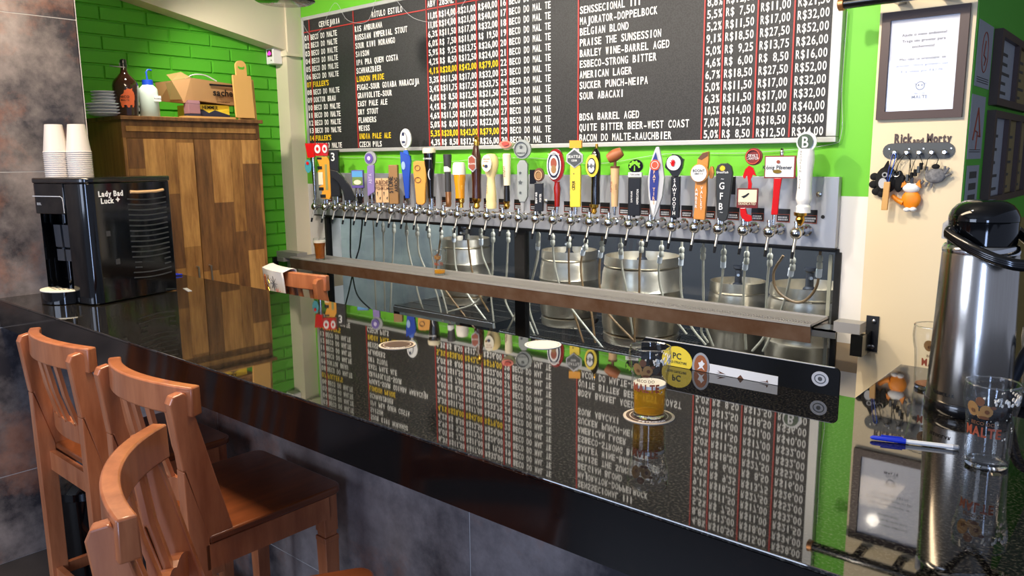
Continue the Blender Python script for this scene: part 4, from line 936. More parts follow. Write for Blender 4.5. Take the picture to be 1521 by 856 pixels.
def keg(x, y, z, r, h, label):
    t = thing('beer_keg', label, 'keg', (x, y, z), group='steel kegs behind the cool-room glass')
    b = MB(); b.lathe([(.0, r * .93), (.01, r * .95), (.05, r * .95), (.058, r * .86), (.066, r * .95), (.10, r * .98), (h * .42, r), (h * .45, r * 1.03), (h * .48, r), (h * .60, r), (h * .63, r * 1.03), (h * .66, r),
                       (h - .10, r * .98), (h - .066, r * .94), (h - .06, r * .86), (h - .055, r * .80), (h - .05, .03)], n=36); b.build('body', 'keg_steel', t, smooth=True)
    b = MB(); b.lathe([(h - .06, r * .90), (h - .05, r * .95), (h, r * .93), (h, r * .90), (h - .055, r * .88)], n=36, cap=False); b.build('rim', 'keg_steel', t, smooth=True)
    for a in (-1.2, 1.9):
        b = MB(); b.oval(0, 0, .05, .012, -.004, .004, 16); b.xf(Matrix.Rotation(a, 4, 'Z') @ Matrix.Translation((0, -r * .953, .026))); b.build('hand_hole', 'black_matte', t)
    b = MB(); b.lathe([(h - .05, .03), (h - .02, .03), (h - .01, .02), (h + .06, .018), (h + .07, .03), (h + .085, .03)], n=16); c = b.build('coupler', 'dark_panel', t, smooth=True)
    b = MB(); b.tube([(0, 0, h + .03), (.04, -.09, h + .045)], .008, 8); b.build('lever', 'steel', c)
keg(-3.84, 3.96, .615, .185, .46, 'steel keg alone on the left wire shelf behind the glass')
keg(-2.94, 3.98, .572, .19, .48, 'steel keg just right of the dark window post behind the glass')
keg(-2.33, 3.86, .572, .232, .50, 'largest and brightest steel keg in the middle of the right pane')
keg(-1.36, 3.84, .50, .20, .50, 'steel keg at the right end of the cool-room window')
keg(-1.85, 4.10, .46, .165, .48, 'steel keg in shadow between the two right-hand kegs')
hc = -1
HK = {'hose_black': 'thin black', 'hose': 'clear whitish', 'hose_tan': 'tan-tinted'}
ORD = 'first second third fourth fifth sixth seventh eighth ninth tenth eleventh twelfth thirteenth fourteenth fifteenth sixteenth seventeenth eighteenth nineteenth twentieth twenty-first twenty-second twenty-third twenty-fourth twenty-fifth twenty-sixth twenty-seventh twenty-eighth twenty-ninth thirtieth thirty-first'.split()
for pts, mt_, k in HOSES:
    hc += 1
    t = thing('beer_hose', f"{HK[mt_]} beer hose, {ORD[hc]} from the left at the top of the cool-room glass", 'hose', (0, 0, 0), group='beer hoses behind the cool-room glass')
    p0 = Vector(pts[0]); c = curve_pts(pts, 7)
    MB().tube([p0 + Vector((0, 0, .06))] + c, .0062 if mt_ != 'hose_black' else .0055, 8).build('tube', mt_, t, smooth=True)
    if k:
        b = MB(); b.lathe([(.012, .008), (.004, .013), (-.012, .013), (-.018, .009), (-.024, .013), (-.046, .013), (-.052, .009)], p0, 12); b.build('coupling', 'hose', t, smooth=True)
    if k == 2:
        q = c[3]; b = MB(); d_ = (c[5] - c[1]).normalized(); b.tube([q - d_ * .03, q - d_ * .012, q - d_ * .01, q + d_ * .025, q + d_ * .03], [.010, .010, .0135, .0135, .009], 10); b.build('connector', 'hose_white', t, smooth=True)

# ================================================================ CABINET AND WHAT STANDS ON IT
M('plank_a', (176, 128, 70), .5, kind='noise', col2=(120, 80, 42), scale=5, stretch=(6, 6, .9))
M('plank_b', (136, 94, 54), .5, kind='noise', col2=(88, 58, 34), scale=5, stretch=(6, 6, .9))
M('plank_c', (200, 150, 86), .5, kind='noise', col2=(150, 104, 56), scale=5, stretch=(6, 6, .9))
CX0, CX1, CY0, CY1, CZ = -4.995, -4.5, 1.926, 2.78, 1.885
cb = thing('wardrobe_cabinet', 'tall two-door cabinet clad in mixed brown wooden planks against the green wall', 'cabinet', (-4.75, 2.353, 0))
CO = Matrix.Translation((4.75, -2.353, 0))
b = MB(); b.box(CX0, CY0, .002, CX1 - .02, CY1, CZ - .022); b.xf(CO).build('body', 'cabinet_wood', cb)
b = MB(); b.box(CX0, CY0 - .012, CZ - .022, CX1 + .02, CY1 + .015, CZ); b.xf(CO).build('top_board', 'plank_b', cb, bevel=.003)
b = MB(); b.box(CX1 - .02, CY0, CZ - .12, CX1 - .006, CY1, CZ - .022); b.xf(CO).build('rail', 'plank_b', cb)
b = MB(); b.box(CX1 - .006, CY0 + .02, CZ - .085, CX1 + .004, CY1 - .03, CZ - .055); b.xf(CO).build('moulding', 'plank_c', cb, bevel=.003)
b = MB(); b.box(CX1 - .02, CY0, .0022, CX1 - .001, CY0 + .018, CZ - .12); b.box(CX1 - .02, CY1 - .018, .0022, CX1 - .001, CY1, CZ - .12); b.xf(CO).build('side_edge', 'plank_a', cb)
rnd = random.Random(11)
for dn, (y0, y1) in enumerate(((CY0 + .019, 2.333), (2.339, CY1 - .019))):
    b = MB(); b.box(CX1 - .02, y0, .06, CX1 - .004, y1, CZ - .124); dr = b.xf(CO).build('door', 'cabinet_wood', cb)
    ws = (.092, .118, .072, .105); yy = y0; tot = sum(ws[:4]); 
    for wd in ws:
        w_ = wd * (y1 - y0) / tot; z = .06 - rnd.uniform(0, .4); last = -1
        while z < CZ - .124:
            h_ = rnd.uniform(.42, .80); z0, z1 = max(z, .06), min(z + h_, CZ - .124); z += h_
            if z1 - z0 < .03: continue
            mk = rnd.choice([q for q in (0, 1, 2, 0) if q != last]); last = mk
            b = MB(); b.box(CX1 - .004, yy + .0005, z0 + .0005, CX1, yy + w_ - .0005, z1 - .0005); b.xf(CO).build('plank', ('plank_a', 'plank_b', 'plank_c')[mk], dr)
        yy += w_
    hy = 2.295 if dn == 0 else 2.376
    b = MB(); b.tube([(CX1, hy, 1.0), (CX1 + .022, hy, 1.0), (CX1 + .024, hy, .90), (CX1, hy, .90)], .006, 8); b.xf(CO).build('handle', 'steel', dr, smooth=True)
XI = -4.60
def plate(y, z, r, label):
    t = MB().lathe([(0, r * .6), (.002, r * .62), (.010, r * .93), (.014, r), (.017, r), (.012, r * .90), (.006, r * .6), (.006, 0.0005)], n=32).build('plate', 'plate_china', None, smooth=True, loc=(XI - .02, y, z))
    tag(t, label, 'plate', 'white plates stacked on the cabinet')
for k in range(4): plate(1.895, CZ + .017 * k, .098, ('lowest wide white plate of the stack on the cabinet', 'second wide white plate from the bottom of the cabinet stack', 'third wide white plate from the bottom of the cabinet stack', 'uppermost of the wide white plates in the cabinet stack')[k])
for k in range(4): plate(1.905, CZ + .068 + .0165 * k, .075, ('lowest of the small white plates on top of the wide plates', 'second small white plate above the wide plates', 'third small white plate above the wide plates', 'topmost small white plate of the whole cabinet stack')[k])
def shape_on(t, mb, mt, name='emblem'): return mb.build(name, mt, t)
def face_x(mb, yaw=0):   # turns things modelled facing -Y so that they face +X (plus yaw)
    return mb.xf(Matrix.Rotation(PI / 2 + yaw, 4, 'Z'))
g = thing('growler_bottle', 'big brown glass growler bottle with an orange pig on the cabinet', 'bottle', (-4.555, 1.988, CZ))
b = MB(); b.lathe([(0, .050), (.004, .056), (.05, .060), (.13, .067), (.165, .068), (.19, .062), (.215, .040), (.235, .022), (.255, .017), (.285, .017)], n=32); b.build('body', 'dark_amber_glass', g, smooth=True)
b = MB(); b.lathe([(.272, .020), (.280, .020), (.286, .018), (.305, .018), (.311, .012)], n=20); b.build('stopper', 'black_plastic', g, smooth=True)
b = MB(); b.tube([(.018, 0, .265), (.0, -.05, .268), (.0, -.075, .27)], .0035, 6); b.tube([(0, -.018, .262), (0, -.022, .29)], .003, 6); b.build('wire_clasp', 'steel', g, smooth=True)
def wrap(mb, r, cz=None):
    mb.v = [((r(p[2]) - p[1]) * math.sin(p[0] / .06), -(r(p[2]) - p[1]) * math.cos(p[0] / .06), p[2]) for p in mb.v]; return mb
pig = [(-.030, .045), (-.020, .045), (-.016, .06), (-.004, .058), (0, .045), (.010, .045), (.014, .058), (.022, .060), (.026, .045), (.034, .048), (.036, .075), (.040, .10), (.036, .125), (.026, .140), (.026, .150), (.018, .144), (.004, .148), (-.004, .138), (-.012, .138), (-.014, .120), (-.028, .112), (-.036, .09), (-.034, .068)]
def subdiv(pts, n=2):
    for _ in range(n): pts = [q for i, p in enumerate(pts) for q in (p, ((p[0] + pts[(i + 1) % len(pts)][0]) / 2, (p[1] + pts[(i + 1) % len(pts)][1]) / 2))]
    return pts
gr = lambda z: .0575 + (min(z, .16) - .02) * .078
# pig silhouette as a strip of narrow columns following the glass
def fill_wrap(poly, r, step=.003, thick=.0012):
    b = MB(); xs = [p[0] for p in poly]; x = min(xs)
    while x < max(xs):
        xm = x + step / 2; cr = sorted([p[1] + (xm - p[0]) * (q[1] - p[1]) / (q[0] - p[0]) for p, q in zip(poly, poly[1:] + poly[:1]) if (p[0] - xm) * (q[0] - xm) < 0])
        for z0, z1 in zip(cr[::2], cr[1::2]):
            n = max(1, int((z1 - z0) / .015)); 
            for k in range(n):
                a0 = z0 + (z1 - z0) * k / n; a1 = z0 + (z1 - z0) * (k + 1) / n; vv = []
                for (xx, zz) in ((x, a0), (x + step, a0), (x + step, a1), (x, a1)):
                    R_ = r(zz) + thick; vv.append((R_ * math.sin(xx / .06), -R_ * math.cos(xx / .06), zz))
                b.add(vv, [(0, 1, 2, 3)])
        x += step
    return b
face_x(fill_wrap(pig, gr), -.35).build('pig_print', 'pigorange', g)
b = MB(); letters(b, 'BECO', (-.012, 0, .103), (1, 0, 0), (0, 0, 1), .013); letters(b, 'MALTE', (-.010, 0, .085), (1, 0, 0), (0, 0, 1), .009)
b.v = [((gr(p[2]) + .002 + p[1]) * math.sin(p[0] / .06), -(gr(p[2]) + .002 + p[1]) * math.cos(p[0] / .06), p[2]) for p in b.v]
face_x(b, -.35).build('lettering', 'black', g)
g = thing('sauce_bottle', 'small sauce bottle with orange cap and dark label between growler and wash bottle', 'bottle', (-4.66, 2.085, CZ))
b = MB(); b.lathe([(0, .026), (.07, .027), (.09, .018), (.11, .014), (.12, .014)], n=20); b.build('body', 'cream2', g, smooth=True)
b = MB(); b.lathe([(.116, .019), (.118, .020), (.148, .019), (.150, .016)], n=20); b.build('cap', 'redorange', g, smooth=True)
b = MB(); b.lathe([(.02, .0275), (.068, .0280)], n=20, cap=False); b.build('label', 'blackgloss', g, smooth=True)
b = MB(); b.oval(0, .045, .010, .012, -.030, -.0278, 10); face_x(b).build('emblem', 'silver', g)
g = thing('wash_bottle', 'translucent squeeze bottle of liquid with a blue cap and bent blue spout', 'bottle', (-4.555, 2.115, CZ))
b = MB(); b.lathe([(0, .050), (.004, .053), (.13, .051), (.158, .048), (.172, .035), (.180, .028)], n=28); b.build('body', 'wash_plastic', g, smooth=True)
b = MB(); b.lathe([(.178, .030), (.206, .029), (.208, .024)], n=24); b.build('cap', 'bluecap', g, smooth=True)
b = MB(); b.tube([(0, 0, .205), (0, -.003, .25), (0, .004, .262), (0, .015, .266), (0, .028, .262)], .0045, 8); b.build('spout', 'bluecap', g, smooth=True)
b = MB(); b.lathe([(.086, .0525), (.118, .0518)], n=28, cap=False); b.v = [v for v in b.v]; 
b = MB(); b.box(.005, -.0545, .086, .045, -.040, .118); face_x(b).build('label', 'white', g)
b = MB(); letters(b, 'ALCOOL', (.025, -.055, .102), (1, 0, 0), (0, 0, 1), .007); face_x(b).build('lettering', 'navy', g)
# loose planks lying on the cabinet, boxes, cutting boards
for a, l in (((-4.70, 2.17, CZ, -4.60, 2.42, CZ + .008), 'thin pale wooden board lying flat beside the wash bottle'), ((-4.58, 2.30, CZ, -4.50, 2.62, CZ + .012), 'long pale wooden strip lying along the cabinet front edge')):
    o = MB().box(*[v - c for v, c in zip(a, (a[0], a[1], a[2]) * 2)]).build('wooden_board', 'board_wood', loc=(a[0], a[1], a[2])); tag(o, l, 'board')
g = thing('yellow_carton', 'flat yellow and dark blue carton under the cardboard box', 'box', (-4.72, 2.53, CZ))
b = MB(); b.box(-.12, -.11, .0125, .10, .12, .09); b.build('body', 'yellow', g, bevel=.003)
b = MB(); b.prism([(-.115, .014), (.12, .014), (.12, .03), (.05, .05), (.02, .058), (-.02, .04), (-.06, .06), (-.115, .06)], .1005, .1022, 'yz'); b.build('panel', 'navyflat', g)
b = MB(); letters(b, 'HEMMER', (.103, -.01, .074), (0, 1, 0), (0, 0, 1), .022, narrow=.9); b.build('lettering', 'black', g)
g = thing('small_pink_box', 'small mauve box standing in front of the cardboard box', 'box', (-4.585, 2.385, CZ + .0125))
b = MB(); b.box(-.03, -.037, 0, .03, .037, .016); b.build('base', 'navyflat', g)
b = MB(); b.box(-.03, -.037, .016, .03, .037, .075); b.build('body', 'label_pink', g, bevel=.003)
b = MB(); b.prism([(-.03, .0755), (.03, .0755), (.026, .095), (.0, .085)], -.037, .037); b.build('flap', 'label_pink', g)
g = thing('cardboard_box', 'crumpled brown cardboard box with black print resting on the yellow carton', 'box', (-4.70, 2.50, CZ + .0905), rotz=.08)
b = MB(); v = [(-.12, -.20, .02), (.10, -.17, -.0), (.10, .20, -.0), (-.12, .20, 0), (-.13, -.21, .13), (.075, -.225, .128), (.11, -.12, .150), (.105, .21, .13), (-.12, .20, .135), (.105, -.11, .02)]
b.add(v, [(0, 3, 2, 9, 1), (0, 1, 5, 4), (1, 9, 6, 5), (9, 2, 7, 6), (2, 3, 8, 7), (3, 0, 4, 8), (4, 5, 6, 7, 8)]); b.build('body', 'cardboard', g)
b = MB(); b.add([(.075, -.225, .129), (.112, -.12, .151), (.06, -.15, .185), (.0, -.21, .168)], [(0, 1, 2, 3), (3, 2, 1, 0)]); b.build('flap', 'kraft', g)
b = MB(); b.add([(.082, -.222, .118), (.101, -.178, .020), (.03, -.215, .02), (0.0, -.218, .12)], [(0, 1, 2, 3), (3, 2, 1, 0)]); b.xf(Matrix.Translation((.004, -.004, 0))).build('end_print', 'kraft', g)
b = MB(); letters(b, 'sache', (.1135, .09, .075), (0, 1, 0), (0, 0, 1), .040, bold=.03); letters(b, 'COFFEE', (.1145, .07, .048), (0, 1, 0), (0, 0, 1), .009); letters(b, 'QUALIDADE SUPERIOR', (.1125, .09, .018), (0, 1, 0), (0, 0, 1), .008, narrow=.8); b.build('lettering', 'black', g)
b = MB(); b.box(.1125, .0, .112, .114, .19, .124); b.build('print_bar', 'black', g)
b = MB(); b.tube(curve_pts([(.02, -.10, .150), (.03, -.05, .178), (.03, .03, .180), (.04, .10, .150)]), .004, 6); b.build('clear_strap', 'silver', g, smooth=True)
def cutting_board(y, x, label, handle=False, tilt=0):
    t = thing('cutting_board', label, 'cutting board', (x, y, CZ + .0122 if x > -4.59 else CZ), group='wooden serving boards on the cabinet'); t.rotation_euler = (0, tilt, .0)
    b = MB(); b.prism([(-.062, .004), (-.058, 0), (.058, 0), (.062, .004), (.062, .256), (.058, .26), (-.058, .26), (-.062, .256)], -.008, .008, 'yz')
    if handle:
        pass
    b.build('board', 'board_wood', t)
    if handle:
        b = MB(); n = 14; out = [(-.036, .259)] + [(-.036 * math.cos(PI * k / n), .315 + .036 * math.sin(PI * k / n)) for k in range(n + 1)] + [(.036, .259)]
        b.prism(out, -.0075, .0075, 'yz'); hd = b.build('handle', 'board_wood', t)
        b = MB(); b.prism([(-.022, .305), (-.012, .296), (.012, .296), (.022, .305), (.022, .318), (.010, .310), (-.010, .310), (-.022, .318)], .0076, .0082, 'yz'); b.build('finger_slot', 'green_paint', hd)
cutting_board(2.70, -4.525, 'front wooden cutting board with a rounded handle leaning on the cabinet', True, -.06)
cutting_board(2.725, -4.565, 'second wooden board just behind the handled cutting board', False, -.06)
cutting_board(2.765, -4.605, 'rearmost wooden board behind the handled cutting board', False, -.06)

# wall sensor on the left pillar
t = thing('wall_dispenser', 'small white wall device with a pink screen at the top of the left pillar', 'device', (-4.955, 3.2, 2.36))
b = MB(); b.box(-.045, -.025, -.06, .045, .048, .06); b.build('body', 'white', t, bevel=.006)
b = MB(); b.box(-.026, -.0262, -.012, .032, -.0248, .036); b.build('screen', 'frame_brown', t)
b = MB(); b.oval(.0, .008, .020, .010, -.028, -.0262, 14); b.prism([(-.015, .01), (0, .03), (.02, .012)], -.028, -.0262); b.build('glowing_sign', 'sign_glow', t)
b = MB(); b.lathe([(-.004, .004), (.0, .004)], (.02, -.024, -.036), 10, 'y'); b.build('button', 'charcoal', t)
t = thing('black_lamp', 'round black ceiling lamp hanging at the top left before the board', 'lamp', (-3.80, 2.55, 2.475))
b = MB(); b.lathe([(0, .14), (.01, .16), (.05, .16), (.08, .10), (.10, .03)], n=32); b.build('shade', 'black_plastic', t, smooth=True)
b = MB(); b.lathe([(.10, .012), (.525, .012)], n=10); b.build('rod', 'black_plastic', t)
t = thing('black_bar', 'black round bar fixed across the wall above the framed notice', 'bar', (-.78, 3.12, 2.19))
b = MB(); b.lathe([(-.25, .020), (.30, .020)], n=18, axis='x'); b.build('tube', 'black_plastic', t, smooth=True)
b = MB(); b.lathe([(-.275, .016), (-.27, .025), (-.252, .025), (-.25, .02)], n=18, axis='x'); b.build('end_knob', 'copper', t, smooth=True)
b = MB(); b.box(-.10, 0, -.008, -.07, .1295, .012); b.box(.05, 0, -.008, .08, .1295, .012); b.build('bracket', 'black_plastic', t)

# ================================================================ DRINK COOLER WITH CUP STACKS
mc = thing('beer_cooler', 'glossy black countertop beer cooler with side vents', 'cooler', (-3.335, 1.065, ZC), rotz=.281)
def arc(cx, cy, r, a0, a1, n=6): return [(cx + r * math.cos(a0 + (a1 - a0) * k / n), cy + r * math.sin(a0 + (a1 - a0) * k / n)) for k in range(n + 1)]
W, Dp, Hh = .305, .378, .475
outl = [(0, .10), (.185, .10), (.185, .004)] + arc(W - .04, .04, .04, -PI / 2, 0) + [(W, Dp), (0, Dp)]
b = MB(); b.prism(outl, .003, Hh - .02, 'xy'); b.build('body', 'machine_black', mc, smooth=True, bevel=.003)
full = arc(.03, .03, .03, PI, 1.5 * PI) + arc(W - .04, .04, .04, -PI / 2, 0) + [(W, Dp), (0, Dp)]
b = MB(); b.prism([(p[0], p[1]) for p in arc(.03, .03, .03, PI, 1.5 * PI) + [(.186, 0), (.186, .10), (0, .10)]], Hh - .135, Hh - .02, 'xy'); b.build('hood', 'machine_black', mc, smooth=True, bevel=.003)
b = MB(); b.prism([(p[0] * 1.02 - .003, p[1] * 1.02 - .003) for p in full], Hh - .02, Hh, 'xy'); b.build('lid', 'black_plastic', mc, smooth=True, bevel=.005)
b = MB(); b.box(.01, -.0012, Hh - .07, .165, .0, Hh - .067); b.tube([(.165, -.001, Hh - .068), (.178, -.001, Hh - .074), (.181, -.001, Hh - .088), (.182, -.001, Hh - .13)], .0014, 6); b.build('trim_line', 'silver', mc)
b = MB(); letters(b, 'IBBL', (.045, -.001, Hh - .097), (1, 0, 0), (0, 0, 1), .010); b.build('lettering', 'grey', mc)
b = MB(); b.prism([(0, .1005), (.014, .1005), (.014, .02), (.0, .03)], .0, Hh - .135, 'xy'); b.build('side_wall', 'machine_black', mc)
for x, dz in ((.065, 0), (.115, -.004)):
    b = MB(); b.lathe([(.095, .010), (.075, .010), (.07, .014), (.05, .014)], (x, 0, .255), 12, 'y'); tpz = b.build('tap', 'black_plastic', mc, smooth=True)
    b = MB(); b.prism([(.045, .295), (.055, .295), (.060, .215), (.055, .205), (.048, .21)], x - .019, x + .019, 'yz'); b.build('lever', 'lit_black', tpz)
    b = MB(); b.lathe([(.245, .008), (.17, .007)], (x, .066, 0), 10); b.box(x - .02, .05, .155, x + .02, .056, .20); b.build('spout', 'lit_black', tpz)
b = MB(); b.lathe([(.099, .011), (.085, .011), (.083, .007)], (.155, 0, .255), 12, 'y'); b.build('knob', 'charcoal', mc, smooth=True)
arc_t = [(.02 + .0, .10)] + [(.105 - .088 * math.cos(PI * k / 12), .02 - .075 * math.sin(PI * k / 12)) for k in range(13)] + [(.19, .10)]
b = MB(); b.prism(arc_t, .003, .048, 'xy'); b.build('drip_cup', 'machine_black', mc, smooth=True)
b = MB(); b.prism([(p[0], p[1] - .002) for p in arc_t[1:-1]], .048, .0535, 'xy'); dg = b.build('drip_rim', 'cream2', mc, bevel=.0015)
for x in (.05, .085, .13):
    b = MB(); b.lathe([(.02, .013), (.34, .013)], (x, .094, 0), 16); b.build('reflection_column', 'machine_black', mc, smooth=True)  # added columns that catch reflected streaks in the recess
b = MB()
for k in range(9):
    for j in range(3): x = .036 + k * .0165; b.box(x, -.018 + abs(k - 4) * .006 + j * .014, .0535, x + .008, -.011 + abs(k - 4) * .006 + j * .014, .0542)
stuff(b.build('drip_grate', 'darkgrey', mc))
for k in range(16):
    z = Hh - .085 - k * .0205; segs = (((.175, .355),) if k not in (12, 13) else ((.185, .215), (.325, .355)))
    for y0, y1 in segs:
        b = MB(); n = 8; pts = [(W + .0015, y0 + (y1 - y0) * j / n, z - .006 * math.sin(PI * (y0 + (y1 - y0) * j / n - .175) / .18)) for j in range(n + 1)]; b.tube(pts, .0028, 6)
        b.build('vent_slat', 'lit_black', mc, smooth=True)
b = MB(); b.tube([(W + .002, .19, Hh - .058), (W + .006, .22, Hh - .060), (W + .006, .31, Hh - .060), (W + .002, .345, Hh - .056)], .006, 8); b.build('grip', 'tan', mc, smooth=True)
b = MB(); letters(b, 'Lady Bad', (W + .001, .105, Hh - .060), (0, 1, 0), (0, 0, 1), .021, bold=.03, width=.105); letters(b, 'Luck', (W + .001, .088, Hh - .086), (0, 1, 0), (0, 0, 1), .021, bold=.03, width=.055)
b.prism(star_pts(.133, Hh - .084, .010, 4, .5), W + .0002, W + .0012, 'yz'); b.build('lettering', 'white', mc)
for y, z in ((.07, .255), (.10, .145)):
    b = MB(); b.box(W, y, z, W + .0012, y + .018, z + .02); b.build('reflection_patch', 'charcoal', mc)  # grey squares painted in for small reflections on the side
c_, s_ = math.cos(.281), math.sin(.281)
cup0 = None
for st, (lx, ly) in enumerate(((.05, .085), (.125, .125))):
    for k in range(13):
        loc_ = (-3.335 + lx * c_ - ly * s_, 1.065 + lx * s_ + ly * c_, ZC + Hh + .0005 + k * .0078)
        pos = 'topmost' if k == 12 else 'lowest' if k == 0 else ('second', 'third', 'fourth', 'fifth', 'sixth', 'seventh', 'eighth', 'ninth', 'tenth', 'eleventh', 'twelfth')[k - 1] + ' from the bottom'
        lab = f"clear plastic cup upside down, {pos} of the {'left' if st == 0 else 'right'} stack on the cooler"
        if cup0 is None:
            b = MB(); b.lathe([(.0, .043), (.001, .0455), (.0035, .0455), (.0045, .0432), (.106, .0305), (.1065, .029), (.1055, .0285), (.1035, .0298), (.0045, .0424), (.0, .0424)], n=24, cap=False)
            b.lathe([(.104, .0300), (.1045, .0005)], n=24, cap=False)
            cup0 = b.build('plastic_cup', 'cup_plastic', smooth=True, loc=loc_); o = cup0
        else: o = cup0.copy(); COL.objects.link(o); o.location = loc_
        tag(o, lab, 'cup', 'plastic cups stacked on the beer cooler')

# ================================================================ ON THE COUNTER
M('glass_body', (250, 250, 250), .02, ior=1.45, trans=1.0)
PINT = [(0, .0325), (.004, .0335), (.05, .0350), (.088, .0372), (.108, .0415), (.122, .0432), (.135, .0430), (.147, .0418)]
def pr_at(prof, z):
    for (a, ra), (c, rc) in zip(prof, prof[1:]):
        if a <= z <= c: return ra + (rc - ra) * (z - a) / (c - a)
    return prof[-1][1]
def pint(name, label, loc, fill=0, bm='beer', foam=False, rotz=0, printed=True, empty_foam=False):
    t = thing(name, label, 'glass', loc, rotz)
    b = MB(); b.lathe(PINT + [(.1478, .0405), (.147, .0400)] + [(z, r - .0024) for z, r in PINT[::-1][1:-1]] + [(.010, .0300), (.009, .0005)], n=40); gl = b.build('bowl', 'clear_glass', t, smooth=True)
    b = MB(); b.tube([(math.cos(a) * .0410, math.sin(a) * .0410, .147) for a in [2 * PI * k / 40 for k in range(40)]], .0014, 6, closed=True); b.build('rim', 'glass_body', t, smooth=True)
    b = MB(); b.lathe([(.0005, .0300), (.001, .0318), (.008, .0325), (.0085, .0290)], n=40); b.build('foot', 'glass_body', t, smooth=True)
    if fill:
        b = MB(); zz = [z for z, r in PINT if .0095 < z < fill]; b.lathe([(.0095, .0302)] + [(z, pr_at(PINT, z) - .0026) for z in zz] + [(fill, pr_at(PINT, fill) - .0026)], n=36); b.build('beer', bm, t, smooth=True)
        if foam:
            b = MB(); r_ = pr_at(PINT, fill) - .0027; b.lathe([(fill, r_), (fill + foam, r_ + .0006)], n=36); b.build('foam', 'foam', t, smooth=True)
    R = lambda z: pr_at(PINT, z) + .0006
    def bend(mb):
        mb.v = [((R(min(max(p[2], 0), .147)) - p[1]) * math.sin(p[0] / .037), -(R(min(max(p[2], 0), .147)) - p[1]) * math.cos(p[0] / .037), p[2]) for p in mb.v]; return mb
    if printed:
        b = MB(); letters(b, 'MALTE', (0, 0, .068), (1, 0, 0), (0, 0, 1), .017, bold=.03, width=.058); bend(b).build('lettering', 'rust', t)
        b = MB(); letters(b, 'BECO DO', (0, 0, .083), (1, 0, 0), (0, 0, 1), .006); bend(b).build('lettering', 'brown', t)
        RR = lambda z: pr_at(PINT, z)
        def blob(cx, cz, rx, rz): return fill_wrap([(cx + rx * math.cos(2 * PI * k / 16), cz + rz * math.sin(2 * PI * k / 16)) for k in range(16)], RR, .002, .0008)
        b = MB()
        for q in ((-.024, .107, .015, .013), (.008, .106, .014, .011), (-.006, .098, .008, .007)): bb = blob(*q); b.add(bb.v, bb.f)
        b.build('emblem', 'brownwood', t)
        b = MB()
        for q in ((-.006, .122, .010, .008), (.003, .094, .012, .003), (.022, .114, .006, .003), (-.022, .104, .005, .004), (.010, .105, .005, .004)): bb = fill_wrap([(q[0] + q[2] * math.cos(2 * PI * k / 16), q[1] + q[3] * math.sin(2 * PI * k / 16)) for k in range(16)], RR, .002, .0012); b.add(bb.v, bb.f)
        b.build('emblem_ink', 'brown', t)
    if empty_foam:
        b = MB(); rn = random.Random(5)
        for k in range(46):
            a = rn.uniform(-1.6, 1.6); z = rn.choice((rn.uniform(.112, .132), rn.uniform(.118, .128), rn.uniform(.05, .12)))
            s0 = rn.uniform(.0012, .004) if z > .11 else rn.uniform(.0006, .0022); r = pr_at(PINT, z) - .0030
            b.sphere((math.cos(a) * r, math.sin(a) * r, z), s0 * .5, s0 * 1.6, s0, 6, 4)
        stuff(b.build('foam_residue', 'foam', t))
    return t
gz = .0022
PGM = (-.795, 1.355)
def coaster(x, y, label, z=ZC, txt=True, plain=False):
    t = thing('coaster', label, 'coaster', (x, y, z), rotz=.45)
    b = MB(); b.lathe([(0, .0525), (.0004, .053), (.0016, .053), (.0018, .0525)], n=40); b.build('disc', 'white' if plain else 'coaster', t)
    if plain:
        b = MB(); b.ring(0, 0, .047, .047, .002, -.0021, -.0018); b.xf(Matrix.Rotation(-PI / 2, 4, 'X')); b.build('print_ring', 'coaster', t); return t
    b = MB(); b.lathe([(.0018, .047), (.00205, .047)], n=40); b.build('print', 'coaster_ink', t)
    b = MB()
    for k in range(40):
        a0, a1 = 2 * PI * k / 40, 2 * PI * (k + 1) / 40
        if 0.72 * 2 * PI < a0 < .92 * 2 * PI and txt: continue
        b.add([(math.cos(a0) * .038, math.sin(a0) * .038, .0022), (math.cos(a0) * .040, math.sin(a0) * .040, .0022), (math.cos(a1) * .040, math.sin(a1) * .040, .0022), (math.cos(a1) * .038, math.sin(a1) * .038, .0022)], [(0, 1, 2, 3)])
    b.build('print_ring', 'coaster', t)
    if txt:
        b = MB(); s = 'PETROKOW'
        for i, ch in enumerate(s):
            a = -PI / 2 + (i - 3.5) * .17 + .25; letters(b, ch, (math.cos(a) * .0415, math.sin(a) * .0415, .0022), (-math.sin(a), math.cos(a), 0), (-math.cos(a), -math.sin(a), 0), .0075, bold=.03)
        b.build('lettering', 'white', t)
    return t
coaster(PGM[0], PGM[1], 'round beer mat under the half-full pint glass')
coaster(-1.684, 1.4435, 'round beer mat lying alone in the middle of the counter')
coaster(-1.355, 1.708, 'plain white round beer mat at the far edge of the counter', txt=False, plain=True)
pint('pint_glass', 'half-full pint of golden beer on a round beer mat', (PGM[0], PGM[1], ZC + gz), .064, 'beer', .007, rotz=.30, empty_foam=True)
pint('pint_glass', 'empty pint glass with foam traces at the right edge of the counter', (-.212, 1.500, ZC), 0, rotz=-.15, empty_foam=True)
pint('pint_glass', 'empty pint glass half hidden behind the left of the steel thermos', (-.398, 1.935, ZC), .010, 'brown_beer', rotz=.4)
pint('pint_glass', 'pint glass of brown beer at the left end of the drip tray', (-4.455, 3.158, TZ + .0006), .118, 'brown_beer', .012, printed=False)
pint('pint_glass', 'nearly empty pint glass with a little amber beer on the drip tray', (-3.29, 3.168, TZ + .0006), .028, 'beer', rotz=.6)
